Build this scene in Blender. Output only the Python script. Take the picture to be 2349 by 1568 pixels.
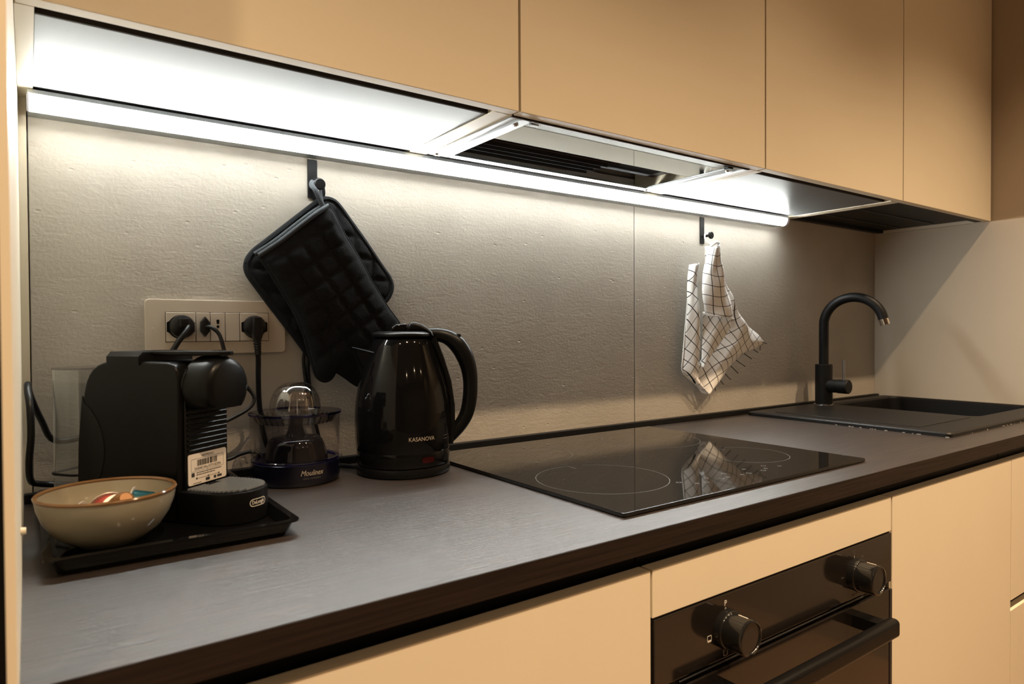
import bpy, bmesh, math, random
from mathutils import Vector, Matrix

random.seed(4)
for o in list(bpy.data.objects):
    bpy.data.objects.remove(o, do_unlink=True)
scene = bpy.context.scene
COL = scene.collection
T = 0.90                       # height of the worktop; all z below are relative to it
PI = math.pi

# ------------------------------------------------------------------ camera
CAM = Vector((-0.5974, -1.1492, 0.2330))
yaw, pitch, roll, FPX = 0.6245, -0.0154, -0.0055, 1540.2
fw = Vector((math.sin(yaw) * math.cos(pitch), math.cos(yaw) * math.cos(pitch), math.sin(pitch)))
rt = Vector((math.cos(yaw), -math.sin(yaw), 0))
up = rt.cross(fw)
r2 = rt * math.cos(roll) + up * math.sin(roll)
u2 = -rt * math.sin(roll) + up * math.cos(roll)
cd = bpy.data.cameras.new('camera')
cam = bpy.data.objects.new('camera', cd)
COL.objects.link(cam)
M = Matrix(((r2.x, u2.x, -fw.x, CAM.x), (r2.y, u2.y, -fw.y, CAM.y), (r2.z, u2.z, -fw.z, CAM.z + T), (0, 0, 0, 1)))
cam.matrix_world = M
cd.sensor_width = 36.0
cd.lens = FPX / 2349 * 36.0
cd.clip_start = 0.02
cd.dof.use_dof = True
cd.dof.focus_distance = 1.25
cd.dof.aperture_fstop = 8.0
scene.camera = cam

# ------------------------------------------------------------------ world, exposure
w = bpy.data.worlds.new('world')
scene.world = w
w.use_nodes = True
w.node_tree.nodes['Background'].inputs[0].default_value = (0.02, 0.016, 0.012, 1)
w.node_tree.nodes['Background'].inputs[1].default_value = 0.3
vs = scene.view_settings
vs.view_transform = 'Standard'
vs.look = 'None'
vs.exposure = 0.0
vs.gamma = 1.0
vs.use_curve_mapping = False
scene.cycles.transparent_max_bounces = 40

SPOT_W = 166.0
FAR_FILL_W = 42.0  # power of each added fill lamp farther back
SPOT_COL = (1.0, 0.725, 0.455)
LED_STRENGTH = 96.0
LED_COL = (0.97, 1.0, 0.97)
SPOTS = [(-0.95, -1.20), (-0.15, -1.20), (0.65, -1.20), (1.42, -1.20), (-0.8, -2.75), (0.35, -2.75), (1.4, -2.75)]
CEIL = 1.80

# ------------------------------------------------------------------ materials
def nmat(name):
    m = bpy.data.materials.new(name)
    m.use_nodes = True
    nt = m.node_tree
    return m, nt, nt.nodes['Principled BSDF']

def pm(name, col, rough=0.5, metal=0.0, spec=0.5, var=0.06, vscale=40.0, bump=0.0, bscale=300.0, stretch=(1, 1, 1), coat=0.0, trans=0.0, ior=1.45, rvar=0.0, sheen=0.0):
    m, nt, b = nmat(name)
    N, L = nt.nodes, nt.links
    tc = N.new('ShaderNodeTexCoord')
    mp = N.new('ShaderNodeMapping')
    mp.inputs['Scale'].default_value = stretch
    L.new(tc.outputs['Object'], mp.inputs['Vector'])
    nz = N.new('ShaderNodeTexNoise')
    nz.inputs['Scale'].default_value = vscale
    nz.inputs['Detail'].default_value = 4
    L.new(mp.outputs[0], nz.inputs['Vector'])
    mx = N.new('ShaderNodeMix')
    mx.data_type = 'RGBA'
    mx.inputs[6].default_value = (*[c * (1 - var) for c in col], 1)
    mx.inputs[7].default_value = (*[min(1, c * (1 + var)) for c in col], 1)
    L.new(nz.outputs[0], mx.inputs[0])
    L.new(mx.outputs[2], b.inputs['Base Color'])
    b.inputs['Roughness'].default_value = rough
    b.inputs['Metallic'].default_value = metal
    b.inputs['Specular IOR Level'].default_value = spec
    b.inputs['IOR'].default_value = ior
    if coat:
        b.inputs['Coat Weight'].default_value = coat
        b.inputs['Coat Roughness'].default_value = 0.03
    if trans:
        b.inputs['Transmission Weight'].default_value = trans
    if sheen:
        b.inputs['Sheen Weight'].default_value = sheen
    if rvar:
        mr = N.new('ShaderNodeMapRange')
        mr.inputs[3].default_value = rough - rvar
        mr.inputs[4].default_value = rough + rvar
        L.new(nz.outputs[0], mr.inputs[0])
        L.new(mr.outputs[0], b.inputs['Roughness'])
    if bump:
        n2 = N.new('ShaderNodeTexNoise')
        n2.inputs['Scale'].default_value = bscale
        n2.inputs['Detail'].default_value = 3
        L.new(mp.outputs[0], n2.inputs['Vector'])
        bp = N.new('ShaderNodeBump')
        bp.inputs['Strength'].default_value = bump
        bp.inputs['Distance'].default_value = 0.002
        L.new(n2.outputs[0], bp.inputs['Height'])
        L.new(bp.outputs[0], b.inputs['Normal'])
    return m

def emit_mat(name, col, s):
    m, nt, b = nmat(name)
    b.inputs['Base Color'].default_value = (*col, 1)
    b.inputs['Emission Color'].default_value = (*col, 1)
    b.inputs['Emission Strength'].default_value = s
    return m

def clear_mat(name, col, rough=0.02, gloss=1.0, f0=0.045, pw_=4.0):
    """thin clear plastic: tinted transparency with a fresnel gloss"""
    m = bpy.data.materials.new(name)
    m.use_nodes = True
    nt = m.node_tree
    N, L = nt.nodes, nt.links
    N.remove(N['Principled BSDF'])
    tr = N.new('ShaderNodeBsdfTransparent')
    tr.inputs[0].default_value = (*col, 1)
    gl = N.new('ShaderNodeBsdfGlossy')
    gl.inputs['Roughness'].default_value = rough
    gl.inputs[0].default_value = (gloss, gloss, gloss, 1)
    lw = N.new('ShaderNodeLayerWeight')
    pw = N.new('ShaderNodeMath'); pw.operation = 'POWER'; pw.inputs[1].default_value = pw_
    lw.inputs[0].default_value = 0.5
    L.new(lw.outputs['Facing'], pw.inputs[0])
    fr = N.new('ShaderNodeMath'); fr.operation = 'MULTIPLY_ADD'; fr.inputs[1].default_value = 0.7; fr.inputs[2].default_value = f0
    L.new(pw.outputs[0], fr.inputs[0])
    nz = N.new('ShaderNodeTexNoise')
    nz.inputs['Scale'].default_value = 60
    bp = N.new('ShaderNodeBump')
    bp.inputs['Strength'].default_value = 0.03
    L.new(nz.outputs[0], bp.inputs['Height'])
    L.new(bp.outputs[0], gl.inputs['Normal'])
    ms = N.new('ShaderNodeMixShader')
    L.new(fr.outputs[0], ms.inputs[0])
    L.new(tr.outputs[0], ms.inputs[1])
    L.new(gl.outputs[0], ms.inputs[2])
    L.new(ms.outputs[0], N['Material Output'].inputs[0])
    return m

def concrete(name, a, b_, rough=0.62):
    m, nt, b = nmat(name)
    N, L = nt.nodes, nt.links
    tc = N.new('ShaderNodeTexCoord')
    n1 = N.new('ShaderNodeTexNoise')
    n1.inputs['Scale'].default_value = 5.0
    n1.inputs['Detail'].default_value = 6
    n1.inputs['Roughness'].default_value = 0.6
    L.new(tc.outputs['Object'], n1.inputs['Vector'])
    cr = N.new('ShaderNodeValToRGB')
    cr.color_ramp.elements[0].position = 0.3
    cr.color_ramp.elements[0].color = (*a, 1)
    cr.color_ramp.elements[1].position = 0.7
    cr.color_ramp.elements[1].color = (*b_, 1)
    L.new(n1.outputs[0], cr.inputs[0])
    L.new(cr.outputs[0], b.inputs['Base Color'])
    b.inputs['Roughness'].default_value = rough
    b.inputs['Specular IOR Level'].default_value = 0.35
    # slanting trowel strokes
    mp = N.new('ShaderNodeMapping')
    mp.inputs['Rotation'].default_value = (0, math.radians(36), 0)
    mp.inputs['Scale'].default_value = (16, 16, 42)
    L.new(tc.outputs['Object'], mp.inputs['Vector'])
    ns = N.new('ShaderNodeTexNoise')
    ns.inputs['Scale'].default_value = 3.0
    ns.inputs['Detail'].default_value = 6
    ns.inputs['Roughness'].default_value = 0.62
    ns.inputs['Distortion'].default_value = 0.7
    L.new(mp.outputs[0], ns.inputs['Vector'])
    # fine grit
    ng = N.new('ShaderNodeTexNoise')
    ng.inputs['Scale'].default_value = 190
    ng.inputs['Detail'].default_value = 4
    L.new(tc.outputs['Object'], ng.inputs['Vector'])
    # pits
    mp2 = N.new('ShaderNodeMapping')
    mp2.inputs['Rotation'].default_value = (0, math.radians(24), 0)
    mp2.inputs['Scale'].default_value = (24, 24, 44)
    L.new(tc.outputs['Object'], mp2.inputs['Vector'])
    vo = N.new('ShaderNodeTexVoronoi')
    vo.inputs['Scale'].default_value = 1.0
    L.new(mp2.outputs[0], vo.inputs['Vector'])
    pr = N.new('ShaderNodeMapRange')
    pr.inputs[1].default_value = 0.02
    pr.inputs[2].default_value = 0.11
    L.new(vo.outputs['Distance'], pr.inputs[0])
    a1 = N.new('ShaderNodeMath'); a1.operation = 'MULTIPLY'; a1.inputs[1].default_value = 0.62
    L.new(ns.outputs[0], a1.inputs[0])
    a2 = N.new('ShaderNodeMath'); a2.operation = 'MULTIPLY_ADD'; a2.inputs[1].default_value = 0.34
    L.new(ng.outputs[0], a2.inputs[0]); L.new(a1.outputs[0], a2.inputs[2])
    a3 = N.new('ShaderNodeMath'); a3.operation = 'MULTIPLY_ADD'; a3.inputs[1].default_value = 0.6
    L.new(pr.outputs[0], a3.inputs[0]); L.new(a2.outputs[0], a3.inputs[2])
    bp = N.new('ShaderNodeBump')
    bp.inputs['Strength'].default_value = 0.75
    bp.inputs['Distance'].default_value = 0.0016
    L.new(a3.outputs[0], bp.inputs['Height'])
    L.new(bp.outputs[0], b.inputs['Normal'])
    return m

def wood(name, a, b_, rough, spec=0.5, scale=1.0, bump=0.25, ior=1.45):
    m, nt, b = nmat(name)
    N, L = nt.nodes, nt.links
    tc = N.new('ShaderNodeTexCoord')
    mp = N.new('ShaderNodeMapping')
    mp.inputs['Scale'].default_value = (2.0 * scale, 110 * scale, 110 * scale)
    L.new(tc.outputs['Object'], mp.inputs['Vector'])
    n1 = N.new('ShaderNodeTexNoise')
    n1.inputs['Scale'].default_value = 3.0
    n1.inputs['Detail'].default_value = 8
    n1.inputs['Roughness'].default_value = 0.65
    n1.inputs['Distortion'].default_value = 0.4
    L.new(mp.outputs[0], n1.inputs['Vector'])
    cr = N.new('ShaderNodeValToRGB')
    cr.color_ramp.elements[0].position = 0.3
    cr.color_ramp.elements[0].color = (*a, 1)
    cr.color_ramp.elements[1].position = 0.72
    cr.color_ramp.elements[1].color = (*b_, 1)
    L.new(n1.outputs[0], cr.inputs[0])
    L.new(cr.outputs[0], b.inputs['Base Color'])
    b.inputs['Specular IOR Level'].default_value = spec
    b.inputs['IOR'].default_value = ior
    mr = N.new('ShaderNodeMapRange')
    mr.inputs[3].default_value = rough + 0.08
    mr.inputs[4].default_value = rough - 0.08
    L.new(n1.outputs[0], mr.inputs[0])
    L.new(mr.outputs[0], b.inputs['Roughness'])
    bp = N.new('ShaderNodeBump')
    bp.inputs['Strength'].default_value = bump
    bp.inputs['Distance'].default_value = 0.0014
    L.new(n1.outputs[0], bp.inputs['Height'])
    L.new(bp.outputs[0], b.inputs['Normal'])
    return m

def towel_mat():
    m, nt, b = nmat('checked_cotton')
    N, L = nt.nodes, nt.links
    uv = N.new('ShaderNodeUVMap'); uv.uv_map = 'check'
    sep = N.new('ShaderNodeSeparateXYZ')
    L.new(uv.outputs[0], sep.inputs[0])
    outs = []
    for i in (0, 1):
        fr = N.new('ShaderNodeMath'); fr.operation = 'FRACT'
        L.new(sep.outputs[i], fr.inputs[0])
        lt = N.new('ShaderNodeMath'); lt.operation = 'LESS_THAN'
        lt.inputs[1].default_value = 0.085 if i == 0 else 0.06
        L.new(fr.outputs[0], lt.inputs[0])
        outs.append(lt)
    mxm = N.new('ShaderNodeMath'); mxm.operation = 'MAXIMUM'
    L.new(outs[0].outputs[0], mxm.inputs[0]); L.new(outs[1].outputs[0], mxm.inputs[1])
    nz = N.new('ShaderNodeTexNoise'); nz.inputs['Scale'].default_value = 30
    tc = N.new('ShaderNodeTexCoord'); L.new(tc.outputs['Object'], nz.inputs['Vector'])
    base = N.new('ShaderNodeMix'); base.data_type = 'RGBA'
    base.inputs[6].default_value = (0.84, 0.83, 0.80, 1); base.inputs[7].default_value = (0.90, 0.89, 0.87, 1)
    L.new(nz.outputs[0], base.inputs[0])
    mx = N.new('ShaderNodeMix'); mx.data_type = 'RGBA'
    L.new(mxm.outputs[0], mx.inputs[0]); L.new(base.outputs[2], mx.inputs[6])
    mx.inputs[7].default_value = (0.02, 0.02, 0.022, 1)
    L.new(mx.outputs[2], b.inputs['Base Color'])
    b.inputs['Roughness'].default_value = 0.9
    b.inputs['Specular IOR Level'].default_value = 0.15
    n2 = N.new('ShaderNodeTexNoise'); n2.inputs['Scale'].default_value = 900
    L.new(tc.outputs['Object'], n2.inputs['Vector'])
    bp = N.new('ShaderNodeBump'); bp.inputs['Strength'].default_value = 0.3; bp.inputs['Distance'].default_value = 0.001
    L.new(n2.outputs[0], bp.inputs['Height']); L.new(bp.outputs[0], b.inputs['Normal'])
    return m

MT = dict(
    cream=pm('cream_laminate', (0.66, 0.59, 0.455), 0.45, spec=0.35, var=0.02, vscale=6, bump=0.02, bscale=600),
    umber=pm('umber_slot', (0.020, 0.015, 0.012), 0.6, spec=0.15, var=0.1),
    under=pm('brushed_underside', (0.112, 0.115, 0.114), 0.36, spec=0.4, var=0.10, vscale=14, stretch=(1, 18, 18), rvar=0.05),
    concrete=concrete('troweled_concrete', (0.370, 0.338, 0.288), (0.440, 0.403, 0.345)),
    sidewall=pm('beige_wall_panel', (0.56, 0.49, 0.385), 0.55, spec=0.3, var=0.03, vscale=5, bump=0.05, bscale=200),
    paint=pm('taupe_paint', (0.36, 0.295, 0.22), 0.8, spec=0.2, var=0.03, vscale=6, bump=0.05, bscale=250),
    roompaint=pm('room_paint', (0.26, 0.235, 0.205), 0.85, spec=0.2, var=0.03, vscale=5),
    white=pm('white_ceiling_paint', (0.75, 0.74, 0.72), 0.9, spec=0.2, var=0.02, vscale=5),
    wenge=wood('wenge_laminate', (0.005, 0.0036, 0.003), (0.040, 0.029, 0.024), 0.35, 0.5, ior=1.85, bump=0.6),
    wengeshade=wood('wenge_shaded_front', (0.006, 0.004, 0.003), (0.022, 0.014, 0.011), 0.5, 0.2, bump=0.2),  # same laminate as wenge, darkened to hold the shade of the front
    floorwood=wood('oak_floor', (0.20, 0.12, 0.07), (0.34, 0.22, 0.13), 0.45, 0.4, 0.5),
    black=pm('matte_black', (0.006, 0.006, 0.006), 0.45, spec=0.22, var=0.1),
    blackpl=pm('black_satin_plastic', (0.004, 0.004, 0.0042), 0.32, spec=0.16, var=0.1, bump=0.03, bscale=900),
    blackgl=pm('black_gloss_enamel', (0.003, 0.003, 0.0032), 0.06, spec=0.22, var=0.1),
    blackrub=pm('black_rubber', (0.006, 0.006, 0.0065), 0.36, spec=0.35, var=0.1),
    steel=pm('brushed_steel', (0.33, 0.335, 0.345), 0.33, metal=1.0, var=0.06, vscale=20, stretch=(30, 1, 1)),
    mirror=pm('polished_steel', (0.55, 0.56, 0.56), 0.07, metal=1.0, var=0.05, vscale=12, rvar=0.03),
    dullsteel=pm('dull_steel', (0.20, 0.21, 0.205), 0.22, metal=1.0, var=0.15, vscale=30),
    gridsteel=pm('grid_steel', (0.20, 0.21, 0.21), 0.35, metal=0.5, var=0.05),
    chrome=pm('chrome', (0.75, 0.75, 0.76), 0.08, metal=1.0, var=0.02),
    filter=pm('dark_filter_metal', (0.03, 0.032, 0.036), 0.35, metal=0.6, var=0.2),
    slat=pm('filter_slat_metal', (0.028, 0.031, 0.034), 0.8, metal=0.0, spec=0.0, var=0.1),
    bronze=pm('copper_brown_bar', (0.012, 0.0075, 0.0055), 0.9, metal=0.0, spec=0.0, var=0.1),
    alu=pm('aluminium_profile', (0.45, 0.48, 0.5), 0.4, metal=0.8, var=0.05),
    led=emit_mat('led_diffuser', LED_COL, LED_STRENGTH),
    endcap=pm('led_end_cap', (0.62, 0.64, 0.8), 0.4, var=0.05),
    lamp=emit_mat('downlight_lens', SPOT_COL, 60.0),
    plate=pm('beige_switch_plate', (0.50, 0.43, 0.345), 0.5, spec=0.4, var=0.02, vscale=10),
    hole=pm('dark_hole', (0.005, 0.005, 0.006), 0.6, spec=0.12, var=0.1),
    ceramic=pm('beige_glazed_ceramic', (0.29, 0.255, 0.185), 0.12, spec=0.5, var=0.12, vscale=14),
    rim=pm('brown_glazed_rim', (0.16, 0.085, 0.035), 0.12, spec=0.5, var=0.3, vscale=60),
    clear=clear_mat('clear_plastic', (0.84, 0.85, 0.86), f0=0.09, pw_=2.6),
    conep=clear_mat('clear_cone_plastic', (0.80, 0.80, 0.80), f0=0.16, pw_=2.4),
    smoke=clear_mat('lightly_smoked_plastic', (0.74, 0.73, 0.74), f0=0.03),
    water=clear_mat('water', (0.93, 0.95, 0.95), 0.0),
    violet=clear_mat('violet_edge_plastic', (0.20, 0.19, 0.60), f0=0.06),
    smokedark=pm('smoked_dome', (0.006, 0.005, 0.006), 0.05, spec=0.45, var=0.1),
    navy=pm('navy_black_plastic', (0.0025, 0.0025, 0.008), 0.22, spec=0.5, var=0.1),
    fabric=pm('black_quilted_cotton', (0.0115, 0.012, 0.013), 0.9, spec=0.08, var=0.3, vscale=400, bump=0.9, bscale=900, sheen=0.04),
    binding=pm('charcoal_binding', (0.012, 0.013, 0.0145), 0.85, spec=0.08, var=0.2, vscale=300, bump=0.4, bscale=900, sheen=0.04),
    greybind=pm('grey_binding', (0.045, 0.05, 0.055), 0.9, spec=0.15, var=0.2, vscale=300, bump=0.4, bscale=900),
    towel=towel_mat(),
    thread=pm('black_thread', (0.02, 0.02, 0.022), 0.9, var=0.1),
    cotton=pm('white_cotton_tape', (0.75, 0.74, 0.71), 0.9, spec=0.1, var=0.05, bump=0.3, bscale=900),
    sticker=pm('sticker_paper', (0.66, 0.58, 0.48), 0.6, var=0.02),
    ink=pm('black_ink', (0.02, 0.018, 0.016), 0.6, var=0.05),
    print2=pm('bronze_print', (0.30, 0.255, 0.20), 0.5, var=0.05),
    print=pm('pale_print', (0.62, 0.58, 0.52), 0.5, var=0.05),
    dimprint=pm('dim_print', (0.05, 0.047, 0.043), 0.5, var=0.05),
    granite=pm('black_granite_composite', (0.006, 0.0055, 0.0052), 0.45, spec=0.28, var=0.5, vscale=500, bump=0.15, bscale=900),
    obglass=pm('black_ceramic_glass', (0.006, 0.0055, 0.005), 0.035, spec=0.5, var=0.1),
    ovglass=pm('dark_oven_glass', (0.010, 0.008, 0.007), 0.10, spec=0.6, var=0.1),
    knob=pm('black_gloss_knob', (0.008, 0.008, 0.008), 0.12, spec=0.5, var=0.1),
    red=pm('red_foil', (0.55, 0.10, 0.08), 0.35, metal=0.5, var=0.1),
    gold=pm('bronze_foil', (0.22, 0.10, 0.03), 0.45, metal=0.4, var=0.1),
    teal=pm('teal_foil', (0.02, 0.10, 0.12), 0.3, metal=0.6, var=0.1),
    foil=pm('pale_foil_lid', (0.62, 0.57, 0.5), 0.4, metal=0.4, var=0.05),
    redlens=pm('red_lens', (0.022, 0.0012, 0.0015), 0.15, var=0.1),
    silicone=pm('grey_sealant', (0.25, 0.24, 0.22), 0.5, var=0.5, vscale=200),
)

# ------------------------------------------------------------------ mesh helpers
class MB:
    def __init__(s):
        s.v, s.f, s.uv = [], [], None
    def add(s, vs, fs):
        k = len(s.v)
        s.v += [tuple(p) for p in vs]
        s.f += [tuple(i + k for i in f) for f in fs]
        return s
    def box(s, x0, x1, y0, y1, z0, z1, bev=0.0, seg=2):
        bm = bmesh.new()
        bmesh.ops.create_cube(bm, size=1)
        for v in bm.verts:
            v.co = Vector(((x0 + x1) / 2 + v.co.x * (x1 - x0), (y0 + y1) / 2 + v.co.y * (y1 - y0), (z0 + z1) / 2 + v.co.z * (z1 - z0)))
        if bev > 0:
            bmesh.ops.bevel(bm, geom=list(bm.edges), offset=bev, segments=seg, affect='EDGES', profile=0.5)
        s.frombm(bm)
        return s
    def frombm(s, bm):
        bm.verts.index_update()
        s.add([v.co for v in bm.verts], [[v.index for v in f.verts] for f in bm.faces])
        bm.free()
    def lathe(s, prof, seg=48, c=(0, 0, 0), axis='z', a0=0.0, a1=2 * PI, rib=None):
        """prof: [(r, h)]; closed round; r==0 ends collapse"""
        full = abs(a1 - a0 - 2 * PI) < 1e-6
        n = seg if full else seg + 1
        vs, rings = [], []
        for (r, h) in prof:
            if r < 1e-7:
                rings.append([len(vs)]); vs.append((0, 0, h))
            else:
                ring = []
                for i in range(n):
                    a = a0 + (a1 - a0) * i / seg
                    rr = r * (rib(a, r, h) if rib else 1)
                    ring.append(len(vs)); vs.append((rr * math.cos(a), rr * math.sin(a), h))
                rings.append(ring)
        fs = []
        for A, B in zip(rings, rings[1:]):
            m = seg if full else seg
            for i in range(m):
                j = (i + 1) % n
                if len(A) == 1 and len(B) == 1: continue
                if len(A) == 1: fs.append((A[0], B[j], B[i]))
                elif len(B) == 1: fs.append((A[i], A[j], B[0]))
                else: fs.append((A[i], A[j], B[j], B[i]))
        out = []
        for x, y, z in vs:
            if axis == 'z': p = (x, y, z)
            elif axis == 'x': p = (z, x, y)
            else: p = (x, -z, y)          # '-y': height runs towards the viewer side
            out.append((p[0] + c[0], p[1] + c[1], p[2] + c[2]))
        s.add(out, fs)
        return s
    def tube(s, path, r, seg=10, smooth=6, flat=1.0, caps=True):
        P = [Vector(p) for p in path]
        R = list(r) if isinstance(r, (list, tuple)) else [r] * len(P)
        if smooth > 1 and len(P) > 2:
            Q, QR = [], []
            for i in range(len(P) - 1):
                p0, p1, p2, p3 = P[max(i - 1, 0)], P[i], P[i + 1], P[min(i + 2, len(P) - 1)]
                for k in range(smooth):
                    t = k / smooth
                    Q.append(0.5 * ((2 * p1) + (p2 - p0) * t + (2 * p0 - 5 * p1 + 4 * p2 - p3) * t * t + (3 * p1 - p0 - 3 * p2 + p3) * t ** 3))
                    QR.append(R[i] * (1 - t) + R[i + 1] * t)
            Q.append(P[-1]); QR.append(R[-1])
            P, R = Q, QR
        vs, fs = [], []
        tan = (P[1] - P[0]).normalized()
        nrm = tan.orthogonal().normalized()
        if abs(tan.y) < 0.9:
            nrm = (Vector((0, 1, 0)) - tan * tan.y).normalized()
        for i, p in enumerate(P):
            t = (P[min(i + 1, len(P) - 1)] - P[max(i - 1, 0)])
            t = t.normalized() if t.length > 1e-9 else tan
            nrm = (nrm - t * nrm.dot(t))
            nrm = nrm.normalized() if nrm.length > 1e-6 else t.orthogonal().normalized()
            bn = t.cross(nrm)
            for k in range(seg):
                a = 2 * PI * k / seg
                vs.append(p + nrm * (R[i] * flat * math.cos(a)) + bn * (R[i] * math.sin(a)))
            tan = t
        for i in range(len(P) - 1):
            for k in range(seg):
                j = (k + 1) % seg
                fs.append((i * seg + k, i * seg + j, (i + 1) * seg + j, (i + 1) * seg + k))
        if caps:
            fs.append(tuple(range(seg))[::-1])
            fs.append(tuple((len(P) - 1) * seg + k for k in range(seg)))
        s.add(vs, fs)
        return s
    def prism(s, poly, axis, d0, d1, bev=0.0, seg=2):
        """poly in the two axes other than axis (cyclic order kept); extruded d0..d1"""
        bm = bmesh.new()
        def mk(p, d):
            if axis == 'x': return (d, p[0], p[1])
            if axis == 'y': return (p[0], d, p[1])
            return (p[0], p[1], d)
        A = [bm.verts.new(mk(p, d0)) for p in poly]
        B = [bm.verts.new(mk(p, d1)) for p in poly]
        n = len(poly)
        fa = bm.faces.new(A); fb = bm.faces.new(B[::-1])
        for i in range(n):
            bm.faces.new((A[i], B[i], B[(i + 1) % n], A[(i + 1) % n]))
        bmesh.ops.recalc_face_normals(bm, faces=list(bm.faces))
        if bev > 0:
            ed = [e for e in bm.edges if (fa in e.link_faces or fb in e.link_faces)]
            bmesh.ops.bevel(bm, geom=ed, offset=bev, segments=seg, affect='EDGES', profile=0.5)
        s.frombm(bm)
        return s
    def move(s, fn):
        s.v = [tuple(fn(Vector(p))) for p in s.v]
        return s

LOCAL = {}
def build(name, mb, mat, parent=None, world=False, smooth=True, angle=40, uv=None, kind=None, recalc=True, wn=True):
    me = bpy.data.meshes.new(name)
    me.from_pydata(mb.v, [], mb.f)
    if recalc:
        bm = bmesh.new(); bm.from_mesh(me)
        bmesh.ops.recalc_face_normals(bm, faces=list(bm.faces))
        bm.to_mesh(me); bm.free()
    if uv is not None:
        ul = me.uv_layers.new(name='check')
        for lp in me.loops:
            ul.data[lp.index].uv = uv[lp.vertex_index]
    me.materials.append(MT[mat] if isinstance(mat, str) else mat)
    if smooth:
        me.polygons.foreach_set('use_smooth', [True] * len(me.polygons))
        me.set_sharp_from_angle(angle=math.radians(angle))
    me.update()
    o = bpy.data.objects.new(name, me)
    COL.objects.link(o)
    if smooth and len(me.polygons) < 700 and wn:
        wm_ = o.modifiers.new('weighted_normals', 'WEIGHTED_NORMAL'); wm_.keep_sharp = True; wm_.weight = 80
    if parent is not None:
        o.parent = parent
        if world:
            root = parent
            o.matrix_parent_inverse = LOCAL[root.name].inverted() @ Matrix.Translation((0, 0, T))
    else:
        o.location = (0, 0, T)
        LOCAL[o.name] = Matrix.Translation((0, 0, T))
    if kind: o['kind'] = kind
    return o

def tag(o, label, cat, group=None):
    o['label'] = label; o['category'] = cat
    if group: o['group'] = group
    return o

def thing(name, label, cat, loc=(0, 0, 0), rotz=0.0, group=None):
    o = bpy.data.objects.new(name, None)
    COL.objects.link(o)
    o.empty_display_size = 0.05
    o.location = (loc[0], loc[1], loc[2] + T)
    o.rotation_euler = (0, 0, rotz)
    LOCAL[o.name] = Matrix.Translation(o.location) @ Matrix.Rotation(rotz, 4, 'Z')
    return tag(o, label, cat, group)

def structure(o):
    o['kind'] = 'structure'
    return o

def text(s, size, ext=0.00015, shear=0.0, sx=1.0):
    cu = bpy.data.curves.new('t', 'FONT')
    cu.body = s; cu.size = size; cu.align_x = 'CENTER'; cu.align_y = 'CENTER'
    cu.shear = shear; cu.resolution_u = 3; cu.extrude = ext
    ob = bpy.data.objects.new('t', cu)
    COL.objects.link(ob)
    dg = bpy.context.evaluated_depsgraph_get()
    me = ob.evaluated_get(dg).to_mesh()
    mb = MB()
    mb.add([(v.co.x * sx, v.co.y, v.co.z) for v in me.vertices], [list(p.vertices) for p in me.polygons])
    ob.evaluated_get(dg).to_mesh_clear()
    bpy.data.objects.remove(ob, do_unlink=True)
    bpy.data.curves.remove(cu)
    return mb          # lies in xy, faces +z

def rrect(x0, x1, z0, z1, r, n=6):
    pts = []
    for cx, cz, a in ((x1 - r, z1 - r, 0), (x0 + r, z1 - r, 90), (x0 + r, z0 + r, 180), (x1 - r, z0 + r, 270)):
        for k in range(n + 1):
            b = math.radians(a + 90 * k / n)
            pts.append((cx + r * math.cos(b), cz + r * math.sin(b)))
    return pts

def wrap(mb, R, th0, z0):
    """text in xy -> on an upright cylinder of radius R around the local origin"""
    def fn(p):
        a = th0 + p.x / R
        rr = R + p.z
        return Vector((rr * math.cos(a), rr * math.sin(a), z0 + p.y))
    return mb.move(fn)

# ================================================================== the setting
XL, XR = -0.605, 1.775
FL = -T
structure(build('floor', MB().box(-2.6, 3.2, -3.6, 0.12, FL - 0.05, FL), 'floorwood', smooth=False))
structure(build('ceiling', MB().box(-2.6, 3.2, -3.6, 0.12, CEIL, CEIL + 0.05), 'white', smooth=False))
wb = structure(build('wall_back', MB().box(-2.6, XR + 0.1, 0.012, 0.12, FL, CEIL), 'roompaint', smooth=False))
build('backsplash_panel', MB().box(-0.594, 0.5968, 0.0, 0.012, 0.0, 0.60, 0.0008, 1), 'concrete', wb, smooth=False)
build('backsplash_panel', MB().box(0.5992, XR, 0.0, 0.012, 0.0, 0.60, 0.0008, 1), 'concrete', wb, smooth=False)
build('corner_strip', MB().box(XL, -0.5955, -0.003, 0.012, 0.0, 0.60), 'cream', wb, smooth=False)
wr = structure(build('wall_right', MB().box(XR + 0.006, XR + 0.1, -3.6, 0.012, FL, CEIL), 'paint', smooth=False))
build('splash_panel', MB().box(XR, XR + 0.006, -1.3, 0.0, 0.0, 0.5588), 'sidewall', wr, smooth=False)
structure(build('wall_left', MB().box(-2.6, -2.5, -3.6, 0.12, FL, CEIL), 'roompaint', smooth=False))
structure(build('wall_rear', MB().box(-2.6, 3.2, -3.7, -3.6, FL, CEIL), 'roompaint', smooth=False))

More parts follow.
